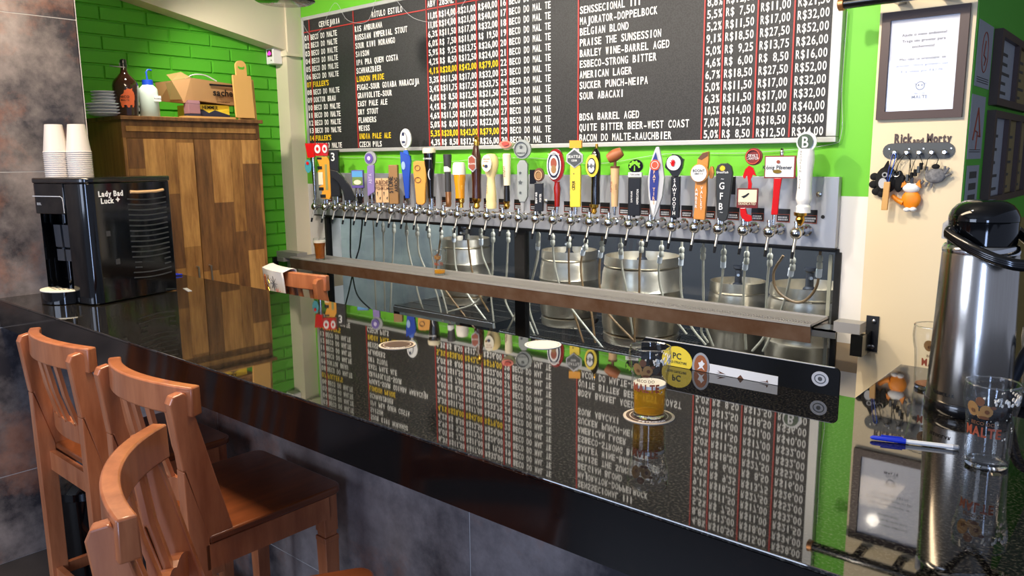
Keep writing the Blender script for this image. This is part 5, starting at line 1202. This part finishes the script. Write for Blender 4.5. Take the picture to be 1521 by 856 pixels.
# ballpoint pens
def pen(label, p0, p1, capped=True):
    p0 = Vector(p0); p1 = Vector(p1); d = p1 - p0; L = d.length; t = thing('ballpoint_pen', label, 'pen', p0, math.atan2(d.y, d.x))
    b = MB(); b.lathe([(.0, .0015), (.004, .004), (.052, .0052), (.060, .0052)], (0, 0, .0053), 12, 'x'); b.box(.018, -.001, .009, .055, .001, .0125); b.build('cap', 'penblue', t, smooth=True)
    b = MB(); b.lathe([(.058, .0042), (L - .008, .0042)], (0, 0, .0053), 6, 'x'); b.build('barrel', 'white', t)
    b = MB(); b.lathe([(L - .010, .0043), (L - .002, .0043), (L, .003)], (0, 0, .0053), 10, 'x'); b.build('end_plug', 'penblue' if not capped else 'grey', t)
pen('blue capped ballpoint pen beside the empty pint glass', (-.402, 1.500, ZC), (-.262, 1.545, ZC))
pen('blue ballpoint pen lying behind the beer cooler', (-3.545, 1.735, ZC), (-3.62, 1.61, ZC))
o = MB().lathe([(0, .003), (.04, .003)], (0, 0, .003), 8, 'x').build('white_lid_marker', 'white', loc=(-3.66, 1.69, ZC), rotz=.6); tag(o, 'short white stick lying by the blue pen behind the cooler', 'marker')
o = MB().box(-.045, -.008, 0, .045, .008, .002).build('paper_strip', 'silver', loc=(-3.125, 1.545, ZC), rotz=-.25); tag(o, 'thin pale strip lying at the rear corner of the beer cooler', 'strip')
# splash board
sb = thing('splash_board', 'low black board with round stickers standing on the counter edge', 'board', (-.775, 1.738, ZC))
b = MB(); b.prism([(-.27, 0), (.238, 0), (.238, .052)] + [(.226 + .012 * math.cos(a), .052 + .012 * math.sin(a)) for a in (.4, .8, 1.2, PI / 2)] + [(-.258, .064), (-.27, .052)], -.003, .003); b.build('panel', 'matt_board', sb)
b = MB(); b.box(-.258, -.0032, .0635, .226, .0032, .0648); b.build('edge', 'silver', sb)
def halfdisc(cx, cz, rx, rz, y0, y1, zmin=0.001):
    p = [(cx + rx * math.cos(2 * PI * k / 32), max(zmin, cz + rz * math.sin(2 * PI * k / 32))) for k in range(32)]
    q = []
    for a in p:
        if not q or (abs(a[0] - q[-1][0]) + abs(a[1] - q[-1][1])) > 1e-5: q.append(a)
    return MB().prism(q, y0, y1)
halfdisc(-.164, .018, .043, .036, -.0042, -.003).build('yellow_sticker', 'yellow', sb)
b = MB(); letters(b, 'PC', (-.164, -.0046, .030), (1, 0, 0), (0, 0, 1), .016, narrow=.9); letters(b, 'MOLD STRUCTURE', (-.164, -.0046, .013), (1, 0, 0), (0, 0, 1), .006, width=.055); b.build('lettering', 'black', sb)
halfdisc(-.097, .012, .024, .036, -.0042, -.003).build('silver_sticker', 'grey', sb)
halfdisc(-.097, .014, .018, .028, -.0046, -.0042).build('brown_sticker', 'copperwood', sb)
b = MB(); b.prism([(-.106, .004), (-.100, .012), (-.104, .022), (-.098, .024), (-.094, .030), (-.090, .024), (-.086, .022), (-.092, .014), (-.086, .004), (-.094, .010)], -.0050, -.0046); b.build('figure_print', 'white', sb)
b = MB(); b.prism([(-.075, .001), (.10, .001), (.10, .022), (-.075, .024)], -.0042, -.003); b.build('white_sticker', 'white', sb)
b = MB(); b.prism([(.0, .001), (.016, .001), (.008, .010)], -.0046, -.0042); b.prism([(-.055, .004), (-.03, .004), (-.052, .011), (-.045, .006)], -.0046, -.0042); b.prism([(.055, .003), (.078, .003), (.074, .010), (.072, .005)], -.0046, -.0042); b.build('sticker_print', 'brown', sb)
b = MB(); b.oval(.196, .034, .019, .017, -.0042, -.003); b.build('round_sticker', 'silver', sb)
b = MB(); b.ring(.196, .034, .013, .011, .002, -.0046, -.0042); b.oval(.196, .034, .005, .005, -.0046, -.0042, 10); b.build('sticker_print', 'darkgrey', sb)

# ================================================================ THERMOS
TH0 = (-.300, 1.812, ZC)
th = thing('thermos', 'tall brushed steel pump thermos with black top, handle and base', 'thermos', TH0)
b = MB(); b.lathe([(0, .078), (.004, .081), (.022, .081), (.026, .079)], n=48); b.build('base', 'black_plastic', th, smooth=True)
b = MB(); b.lathe([(.026, .0778), (.03, .0788), (.33, .0700), (.336, .0682)], n=64, cap=False); b.build('body', 'brushed_steel', th, smooth=True)
b = MB(); b.lathe([(.334, .0700), (.340, .0708), (.346, .069), (.350, .066)], n=48, cap=False); b.build('collar', 'chrome', th, smooth=True)
b = MB(); b.lathe([(.348, .066), (.352, .0625), (.395, .0625), (.398, .0632)], n=48); b.build('neck', 'machine_black', th, smooth=True)
b = MB(); b.lathe([(.399, .0635), (.408, .0630), (.420, .058), (.430, .050), (.437, .038), (.440, .022), (.440, .0005)], n=48); b.build('push_lid', 'machine_black', th, smooth=True)
d = Vector((-.166, .986, 0)); r = Vector((.986, .166, 0)); C = Vector((0, 0, .375)); a = -.80 * r - .60 * d; mdir = .60 * r - .80 * d
pts = []
for k in range(25):
    q = PI * k / 24; pts.append(C + a * (.076 * math.cos(q)) + mdir * (.125 * math.sin(q)) + Vector((0, 0, -.052 * math.sin(q))))
b = MB()
for off in (-.0035, 0, .0035): b.tube([p + Vector((0, 0, off)) for p in pts], .0080, 12)
b.build('handle', 'black_plastic', th, smooth=True)
for s0 in (1, -1):
    b = MB(); b.sphere(tuple(C + a * (.068 * s0)), .014, .014, .016, 14, 10); b.build('pivot', 'black_plastic', th, smooth=True)
sp = C - d * .0 + (-.95 * r + .3 * d) * .075; b = MB(); b.tube([tuple(C + (-.95 * r + .3 * d) * .055 + Vector((0, 0, .02))), tuple(C + (-.95 * r + .3 * d) * .068 + Vector((0, 0, .010))), tuple(C + (-.95 * r + .3 * d) * .070 + Vector((0, 0, -.018)))], [.010, .009, .007], 10); b.build('spout', 'silver', th, smooth=True)
b = MB(); cz_ = .045
letters(b, 'TERMOLAR', (0, 0, cz_), (1, 0, 0), (0, 0, 1), .007, bold=.03, width=.05)
R_ = .0785; a0 = math.atan2(-TH0[0], TH0[1]) - .62
b.v = [((R_ + .0005 - p[1]) * math.sin(p[0] / R_ + a0), -(R_ + .0005 - p[1]) * math.cos(p[0] / R_ + a0), p[2]) for p in b.v]; b.build('lettering', 'black', th)
# looped black stand beside the thermos with a glass behind
ns = thing('looped_stand', 'black looped plastic stand cut off by the right edge beside the thermos', 'stand', (-.195, 1.915, ZC), rotz=-.15)
loop = curve_pts([(-.052, 0, .020), (-.040, 0, .060), (-.022, 0, .118), (-.002, 0, .136), (.04, 0, .138), (.07, 0, .12), (.078, 0, .06), (.075, 0, .022)], 5)
b = MB(); b.tube(loop, .0115, 10); b.build('loop', 'dark_panel', ns, smooth=True)
b = MB(); b.box(-.068, -.022, 0, .092, .022, .024); b.build('foot', 'dark_panel', ns, bevel=.008, seg=3)
pint('pint_glass', 'small empty glass seen through the black looped stand', (-.20, 2.035, ZC), 0, printed=False, empty_foam=True)

# ================================================================ RIGHT PILLAR: NOTICE, HOOK RACK, KEY FOBS
FY = YC
pf = thing('framed_notice', 'brown framed paper notice about refilling growlers on the cream pillar', 'picture frame', (-.781, FY, 1.96))
x0, x1, z0, z1 = -.146, .146, -.197, .197; fwid = .030
for nm, pts in (('frame_bar', [(x0, z0), (x1, z0), (x1 - fwid, z0 + fwid), (x0 + fwid, z0 + fwid)]), ('frame_bar', [(x0, z1), (x0 + fwid, z1 - fwid), (x1 - fwid, z1 - fwid), (x1, z1)]),
                ('frame_bar', [(x0, z0), (x0 + fwid, z0 + fwid), (x0 + fwid, z1 - fwid), (x0, z1)]), ('frame_bar', [(x1, z0), (x1, z1), (x1 - fwid, z1 - fwid), (x1 - fwid, z0 + fwid)])):
    MB().prism(pts, -.018, -.0005).build(nm, 'frame_brown', pf)
MB().box(x0 + fwid, -.006, z0 + fwid, x1 - fwid, -.0005, z1 - fwid).build('paper', 'paper', pf)
MB().box(x0 + fwid, -.0105, z0 + fwid, x1 - fwid, -.009, z1 - fwid).build('glazing', 'picture_glass', pf)
for s, z, w_ in (('Ajude o meio ambiente!', .110, .150), ('Traga seu growler para', .088, .145), ('enchermos!', .066, .075), ('Mas não se preocupe, se', .022, .155), ('precisar, temos growlers pet', .000, .175), ('1L à venda por R$2,70', -.022, .140)):
    letters(MB(), s, (0, -.0065, z), (1, 0, 0), (0, 0, 1), .0095, width=w_, bold=.0).build('lettering', 'ink_grey', pf)
letters(MB(), 'BECO DO', (0, -.0065, -.104), (1, 0, 0), (0, 0, 1), .006).build('lettering', 'ink_grey', pf)
letters(MB(), 'MALTE', (0, -.0065, -.117), (1, 0, 0), (0, 0, 1), .012, bold=.02).build('lettering', 'ink_grey', pf)
b = MB(); b.ring(0, -.077, .016, .016, .003, -.0068, -.0062, 16); b.prism([(-.026, -.066), (-.012, -.070), (-.012, -.074)], -.0068, -.0062); b.prism([(.026, -.066), (.012, -.070), (.012, -.074)], -.0068, -.0062)
b.oval(-.006, -.075, .003, .003, -.0068, -.0062, 8); b.oval(.006, -.075, .003, .003, -.0068, -.0062, 8); b.build('emblem', 'ink_grey', pf)
hr = thing('hook_rack', 'dark metal key rack with five knobs and cut-out lettering on top', 'key rack', (-.773, FY, 1.644))
b = MB(); w_ = .124; b.prism(arc(w_ - .029, 0, .029, -PI / 2, PI / 2, 8) + arc(-w_ + .029, 0, .029, PI / 2, 1.5 * PI, 8), -.005, -.001); b.build('plate', 'darkgrey', hr)
for k in range(5):
    b = MB(); b.lathe([(0, .005), (-.012, .004), (-.016, .009), (-.022, .010), (-.026, .006)], (-.0755 + k * .0425, -.004, -.006), 14, 'y'); b.build('knob', 'chrome', hr, smooth=True)
for x in (.112, -.10, -.03, .02): b = MB(); b.lathe([(0, .005), (-.003, .003)], (x, -.005, .008), 10, 'y'); b.build('screw', 'steel', hr)
b = MB(); letters(b, 'Rick', (-.054, -.003, .048), (1, 0, 0), (0, 0, 1), .036, bold=.035, width=.062); letters(b, 'and', (-.002, -.003, .040), (1, 0, 0), (0, 0, 1), .018, bold=.035, width=.036); letters(b, 'Morty', (.068, -.003, .047), (1, 0, 0), (0, 0, 1), .034, bold=.035, width=.082)
b.box(-.082, -.004, .026, .10, -.002, .031); b.build('lettering', 'frame_brown', hr)
def fob(name, label, cat, x, z): return thing(name, label, cat, (x, FY, z))
def strap(t, pts, mt='black', r=.0015): MB().tube(pts, r, 6).build('cord', mt, t, smooth=True)
f1 = fob('bird_plush', 'black felt bird key fob with white bib hanging leftmost on the rack', 'key fob', -.872, 1.535)
b = MB(); b.sphere((0, -.022, 0), .040, .016, .052, 16, 10); b.build('body', 'plush_black', f1, smooth=True)
b = MB(); b.prism([(-.020, .03), (.008, .03), (.002, .073)], -.030, -.012); b.build('hat', 'plush_black', f1)
b = MB()
for q in ((-.045, .012), (-.047, -.018), (-.035, -.045), (-.015, -.052)): b.sphere((q[0], -.018, q[1]), .017, .010, .015, 10, 6)
b.sphere((.045, -.02, -.005), .018, .012, .042, 10, 8); b.build('wing', 'plush_black', f1, smooth=True)
b = MB(); b.oval(-.008, -.012, .015, .020, -.0405, -.034, 14); b.build('bib', 'silver', f1); b = MB(); b.ring(-.002, .020, .010, .010, .004, -.042, -.032, 12); b.oval(.018, .016, .006, .006, -.040, -.032, 10); b.build('eye', 'grey', f1)
strap(f1, [(.020, -.02, .045), (.035, -.028, .075), (.062, -.030, .103)])
f2 = fob('wooden_tag', 'slim wooden key tag on a blue cord hanging from the first knob', 'key fob', -.864, 1.475)
b = MB(); b.prism([(-.011, -.054), (.011, -.054), (.015, .054), (-.007, .054)], -.056, -.044); b.build('tag', 'board_wood', f2, bevel=.002)
strap(f2, [(.002, -.05, .052), (.006, -.052, .10), (.012, -.036, .155), (.018, -.026, .165)], 'blueflat', .002); strap(f2, [(.008, -.05, .052), (.018, -.052, .10), (.024, -.036, .150), (.018, -.026, .165)], 'blue2', .002)
b = MB(); b.tube([(.016 + .014 * math.cos(q), -.032, .150 + .014 * math.sin(q)) for q in [2 * PI * k / 16 for k in range(16)]], .0012, 5, closed=True); b.build('ring', 'steel', f2)
f3 = fob('fox_plush', 'orange and white felt fox key fob hanging below the middle knobs', 'key fob', -.782, 1.470)
b = MB(); b.sphere((.002, -.02, -.008), .034, .014, .036, 16, 10); b.build('body', 'foxorange', f3, smooth=True)
b = MB(); b.sphere((0, -.022, .036), .031, .014, .020, 16, 10); hd = b.build('head', 'white', f3, smooth=True)
for s_e in (-1, 1): MB().prism([(.034 * s_e, .036), (.016 * s_e, .050), (.029 * s_e, .068)], -.030, -.014).build('ear', 'foxorange', f3)
b = MB(); b.tube([(-.025, -.02, -.02), (-.045, -.02, -.012), (-.066, -.02, .006)], [.012, .009, .008], 10); b.build('tail', 'foxorange', f3, smooth=True)
b = MB(); b.sphere((-.008, -.026, -.046), .014, .012, .009, 10, 6); b.sphere((.013, -.026, -.044), .013, .012, .009, 10, 6); b.build('foot', 'white', f3, smooth=True)
strap(f3, [(0, -.024, .05), (-.004, -.028, .10), (-.010, -.03, .15), (-.024, -.03, .168)]); b = MB(); b.box(-.003, -.034, .055, .008, -.026, .075); b.build('clip', 'black', f3)
f4 = fob('grey_plush', 'round grey felt key fob with stubby legs hanging at the right', 'key fob', -.704, 1.552)
b = MB(); b.sphere((0, -.02, 0), .036, .015, .028, 18, 12); b.build('body', 'felt_grey', f4, smooth=True)
b = MB()
for q in ((-.038, -.018, -.048, -.030), (-.025, -.024, -.032, -.040), (-.01, -.026, -.012, -.044), (.03, .01, .044, .030), (.034, .0, .052, .008), (.03, .012, .030, .036), (-.03, .012, -.030, .034)): b.tube([(q[0], -.02, q[1]), (q[2], -.02, q[3])], [.006, .004], 8)
b.build('leg', 'felt_grey', f4, smooth=True); b = MB(); b.sphere((.0, -.022, .034), .014, .008, .010, 10, 6); b.build('bow', 'plush_black', f4, smooth=True)
strap(f4, [(0, -.022, .036), (.008, -.028, .060), (-.006, -.03, .087), (-.028, -.029, .060), (-.034, -.024, .02)])
f5 = fob('cable_bunch', 'bundle of small black clips on a strap between the bird and grey fob', 'key fob', -.79, 1.56)
b = MB(); c = curve_pts([(-.060, -.02, -.010), (-.030, -.022, -.020), (.0, -.024, -.012), (.025, -.024, .010), (.040, -.022, .034)], 4); b.tube(c, .004, 6); b.build('strap', 'black', f5)
for k, p in enumerate(c[1::2]):
    b = MB(); b.box(p.x - .005, p.y - .010, p.z - .014, p.x + .005, p.y + .006, p.z + .012); b.build('clip', 'plush_black' if k % 3 else 'darkgrey', f5, bevel=.002)
strap(f5, [(-.055, -.02, -.008), (-.040, -.028, .04), (-.020, -.028, .074), (.0, -.028, .05), (-.003, -.026, -.01)]); strap(f5, [(.0, -.024, -.01), (.012, -.028, .04), (.026, -.029, .076), (.044, -.024, .034)])
b = MB(); b.tube([(-.045 + .012 * math.cos(q), -.034, .0 + .012 * math.sin(q)) for q in [2 * PI * k / 14 for k in range(14)]], .0013, 5, closed=True); b.build('key_ring', 'steel', f5)
# posters and frames in the corridor
MB().box(-.617, YC + .008, 1.31, -.6135, YB + .14, 3.0).build('painted_edge', 'green_paint', cw)
def poster(y0, y1, z0, z1, label, ink, words):
    t = thing('poster', label, 'poster', (-.6135, (y0 + y1) / 2, (z0 + z1) / 2)); hw, hh = (y1 - y0) / 2, (z1 - z0) / 2
    MB().box(.0004, -hw, -hh, .0022, hw, hh).build('sheet', 'grey', t)
    b = MB()
    if ink == 'ring':
        n = 28; o_ = [(.0026, hw * .42 * math.cos(2 * PI * k / n), hh * .1 + hh * .62 * math.sin(2 * PI * k / n)) for k in range(n)]; b.tube(o_, .0022, 5, closed=True); b.tube([(.0026, 0, hh * .45), (.0026, -.02, 0), (.0026, .02, -.01), (.0026, 0, -hh * .3)], .003, 5)
    elif ink == 'tri':
        b.tube([(.0026, -hw * .5, -hh * .4), (.0026, 0, hh * .6), (.0026, hw * .5, -hh * .3), (.0026, hw * .1, -hh * .25)], .004, 5); b.tube([(.0026, -hw * .3, -hh * .1), (.0026, hw * .1, -hh * .15), (.0026, 0, -hh * .7)], .0035, 5)
    else:
        for k in (-.55, 0, .55): b.box(.0022, -hw * .6, hh * k - hh * .16, .003, hw * .6, hh * k + hh * .16)
    b.build('print', 'charcoal' if ink == 'bars' else 'rust', t)
    b = MB()
    for k in range(words): b.box(.0022, -hw * .8, -hh * .72 - k * .008, .0028, hw * .8, -hh * .72 - k * .008 + .003)
    if words: b.build('text_lines', 'charcoal', t)
poster(3.285, 3.55, 1.875, 2.107, 'upper grey poster with a red ring on the corridor wall', 'ring', 3)
poster(3.265, 3.512, 1.612, 1.845, 'middle grey poster with a red triangular figure on the corridor wall', 'tri', 2)
poster(3.285, 3.50, 1.43, 1.588, 'lower small poster with three dark bars on the corridor wall', 'bars', 0)
def wall_frame(y0, z0, z1, widths, label):
    t = thing('wall_frame', label, 'picture frame', (-.617, y0, z0)); H_ = z1 - z0; tot = sum(widths) + .045 * (len(widths) + 1); b = MB()
    b.box(.0004, 0, 0, .03, tot, .028); b.box(.0004, 0, H_ - .028, .03, tot, H_); y = 0
    for k in range(len(widths) + 1):
        b.box(.0004, y, .028, .03, y + .045, H_ - .028); y += .045 + (widths[k] if k < len(widths) else 0)
    b.build('frame', 'frame_brown', t); y = .045
    for k, w_ in enumerate(widths):
        pn_ = MB().box(.0004, y, .028, .012, y + w_, H_ - .028).build('picture', 'kraft' if k else 'grey', t)
        b = MB(); rn = random.Random(k + int(z0 * 100))
        for j in range(5): zz = .05 + j * (H_ - .1) / 5; b.box(.012, y + w_ * .25, zz, .0128, y + w_ * rn.uniform(.5, .8), zz + .012)
        b.build('print', 'charcoal', pn_); y += w_ + .045
wall_frame(3.595, 1.82, 2.108, (.36, .36), 'upper dark frame with two pictures on the corridor wall')
wall_frame(3.595, 1.43, 1.80, (.27, .26, .22), 'lower dark frame with three narrow pictures on the corridor wall')
wall_frame(4.75, 1.45, 1.72, (.20, .20), 'farthest frame on the corridor wall beyond the three-picture frame')

# ================================================================ BAR STOOLS
def make_stool(label):
    t = thing('bar_stool', label, 'bar stool', (0, 0, 0), group='wooden bar stools')
    Wd, Bk, Fr, SZ = .213, -.22, .222, .75
    def rr(x0, y0, x1, y1, r): return arc(x1 - r, y1 - r, r, 0, PI / 2, 5) + arc(x0 + r, y1 - r, r, PI / 2, PI, 5) + [(x0, y0), (x1, y0)]
    b = MB(); b.prism(rr(-Wd, Bk + .05, Wd, Fr, .035), SZ - .022, SZ, 'xy'); b.build('seat', 'seat_wood', t, smooth=True, bevel=.006, seg=3)
    for s in (-1, 1):
        xo = s * (Wd - .014)
        b = MB(); b.box(xo - .011, Bk + .04, SZ - .085, xo + .011, Fr - .05, SZ - .022); b.build('apron', 'stool_wood', t)
        # rear post: straight leg, with the flared cheek above the seat
        xi = s * (Wd - .003)
        b = MB(); b.prism([(Bk, 0), (Bk + .048, 0), (Bk + .050, SZ), (Bk + .004, .925), (Bk, .925)], min(xi, xi - s * .034), max(xi, xi - s * .034), 'yz')
        b.build('rear_leg', 'stool_wood', t, bevel=.004)
        b = MB(); b.prism([(Bk + .0515, SZ - .02), (Bk + .112, SZ + .001), (Bk + .028, 1.10), (Bk + .016, 1.112), (Bk - .010, 1.107), (Bk - .018, 1.09), (Bk - .001, .926), (Bk + .006, .926)], min(xi, xi - s * .030), max(xi, xi - s * .030), 'yz'); b.build('back_post', 'stool_wood', t, bevel=.004)
        xo = s * (Wd - .034)
        b = MB(); b.box(xo - .022, Fr - .062, .62, xo + .022, Fr - .018, SZ - .022); b.box(xo - .019, Fr - .059, .606, xo + .019, Fr - .021, .62); b.box(xo - .023, Fr - .063, .592, xo + .023, Fr - .017, .606)
        v = [(xo - .022, Fr - .062, .592), (xo + .022, Fr - .062, .592), (xo + .022, Fr - .018, .592), (xo - .022, Fr - .018, .592), (xo - .015, Fr - .055, 0), (xo + .015, Fr - .055, 0), (xo + .015, Fr - .025, 0), (xo - .015, Fr - .025, 0)]
        b.add(v, [(0, 1, 2, 3), (7, 6, 5, 4), (0, 4, 5, 1), (1, 5, 6, 2), (2, 6, 7, 3), (3, 7, 4, 0)]); b.build('front_leg', 'stool_wood', t, bevel=.002)
        b = MB(); b.box(s * (Wd - .02) - .009, Bk + .045, .30, s * (Wd - .02) + .009, Fr - .055, .335); b.build('stretcher', 'stool_wood', t)
    b = MB(); b.box(-Wd + .02, Fr - .05, SZ - .085, Wd - .02, Fr - .03, SZ - .022); b.build('front_apron', 'stool_wood', t)
    b = MB(); b.box(-Wd + .036, Bk + .030, SZ - .085, Wd - .036, Bk + .048, SZ - .0225); b.build('rear_apron', 'stool_wood', t)
    b = MB(); b.box(-Wd + .03, Fr - .05, .20, Wd - .03, Fr - .03, .235); b.build('footrest', 'stool_wood', t)
    b = MB(); b.box(-Wd + .036, Bk + .012, .30, Wd - .036, Bk + .03, .335); b.build('rear_stretcher', 'stool_wood', t)
    # curved crest rail
    n = 20; b = MB(); v = []; hw = .216; bow = .050
    for k in range(n + 1):
        u = -1 + 2 * k / n; x = u * hw; y = Bk + .020 - bow * (1 - u * u) + .022; dx, dy = hw, 2 * bow * u; L = math.hypot(dx, dy); nx, ny = -dy / L, dx / L; th_ = .017
        for (a_, z_) in ((-th_, 1.052), (th_, 1.052), (th_ * .9, 1.122), (-th_ * .9, 1.122)): v.append((x + nx * a_, y + ny * a_, z_ + .006 * (1 - u * u)))
    f = [(0, 1, 2, 3), tuple(reversed(range(4 * n, 4 * n + 4)))]
    for k in range(n):
        for j in range(4): f.append((4 * k + j, 4 * k + 4 + j, 4 * k + 4 + (j + 1) % 4, 4 * k + (j + 1) % 4))
    b.add(v, f); b.build('crest_rail', 'stool_wood', t, smooth=True, bevel=.004)
    b = MB(); v = []; n = 24
    for k in range(n + 1):
        u = -1 + 2 * k / n; x = u * .182; y = Bk + .066 - .028 * (1 - u * u); zt = .862 + .010 * abs(math.sin(u * PI * 3)); 
        for a_, z_ in ((-.011, .812), (.011, .812), (.011, zt), (-.011, zt)): v.append((x, y + a_, z_))
    f = [(0, 1, 2, 3), tuple(reversed(range(4 * n, 4 * n + 4)))]
    for k in range(n):
        for j in range(4): f.append((4 * k + j, 4 * k + 4 + j, 4 * k + 4 + (j + 1) % 4, 4 * k + (j + 1) % 4))
    b.add(v, f); b.build('lower_rail', 'stool_wood', t)
    for k in range(5):
        u = (-2 + k) / 2.9; x = u * .182; yb = Bk + .066 - .028 * (1 - u * u); yt = Bk + .042 - bow * (1 - u * u); m_ = (yb + yt) / 2 - .006
        b = MB()
        pts = [(yb, .855), (m_, .96), (yt, 1.056)]
        v = []
        for (y, z) in pts: v += [(x - .0125, y - .005, z), (x + .0125, y - .005, z), (x + .0125, y + .005, z), (x - .0125, y + .005, z)]
        f = [(3, 2, 1, 0), (8, 9, 10, 11)]
        for j in range(2):
            for q in range(4): f.append((4 * j + q, 4 * j + (q + 1) % 4, 4 * j + 4 + (q + 1) % 4, 4 * j + 4 + q))
        b.add(v, f); b.build('slat', 'stool_wood', t)
    return t
s0 = make_stool('wooden bar stool farthest along the counter, partly behind the middle one')
s0.location = (-2.472, 1.008, .001)
dup(s0, (-1.886, 1.005, .001), 0, 'wooden bar stool whose dark seat shows fully under the counter edge', 'wooden bar stools')
dup(s0, (-1.208, .698, .001), -.541, 'nearest wooden bar stool, turned toward the right and cut by the bottom edge', 'wooden bar stools')
dup(s0, (-3.07, 2.235, .001), 0, 'wooden bar stool behind the counter with a towel over its backrest', 'wooden bar stools')
# towel on the stool behind the counter
b = MB(); nx, rows_ = 14, []; prof = []
for j in range(7): prof.append((-.022 - .004 * j, .93 + .033 * j))
prof += [(-.020, 1.136), (-.004, 1.1405), (.012, 1.1405), (.024, 1.134)]
for j in range(6): prof.append((.030 + .002 * j, 1.11 - .034 * j))
v = []; f = []
for i in range(nx + 1):
    u = i / nx; x = -.232 + u * .245; uu = x / .236; base = -.22 + .042 - .050 * (1 - uu * uu)
    for j, (dy, z) in enumerate(prof): v.append((x + (.012 * (j / 7 - 1) if j < 7 else 0), base + dy * 1.0 + .004 * math.sin(u * 9) * (1 if z < 1.1 else 0), z + (.004 * math.sin(u * 5) if z < .95 else 0)))
m_ = len(prof)
for i in range(nx):
    for j in range(m_ - 1): f.append((i * m_ + j, i * m_ + m_ + j, i * m_ + m_ + j + 1, i * m_ + j + 1))
b.add(v, f); tw = thing('tea_towel', 'white printed tea towel draped over the stool behind the counter', 'towel', (-3.07, 2.235, .001))
o = b.build('cloth', 'skin_cloth', tw, smooth=True); so = o.modifiers.new('thick', 'SOLIDIFY'); so.thickness = .003; so.offset = 0
def on_towel(lx, z): uu = lx / .236; return (lx, -.22 + .042 - .050 * (1 - uu * uu) - .022 - .004 * (z - .93) / .033 - .004 - .003, z)
for nm, mt_, cx, cz, n, R_ in (('wheat_print', 'gold', -.155, 1.045, 7, .030), ('wheat_print', 'gold', -.135, 1.085, 6, .022), ('flower_print', 'ink_grey', -.075, 1.07, 8, .034), ('flower_print', 'rust2', -.045, 1.02, 9, .030)):
    b = MB()
    for k in range(n):
        a_ = PI * 2 * k / n; b.tube([on_towel(cx, cz), on_towel(cx + math.cos(a_) * R_, cz + math.sin(a_) * R_)], .0013, 5)
    b.build(nm, mt_, tw)
# bin under the counter
t = thing('waste_bin', 'glossy black bin standing on the floor behind the far stool', 'bin', (-2.80, .97, .001))
b = MB(); b.lathe([(0, .09), (.01, .095), (.50, .105), (.505, .107)], n=32); b.build('body', 'machine_black', t, smooth=True)
b = MB(); b.lathe([(.505, .110), (.53, .110), (.56, .085), (.575, .04), (.577, .0005)], n=32); b.build('lid', 'machine_black', t, smooth=True)
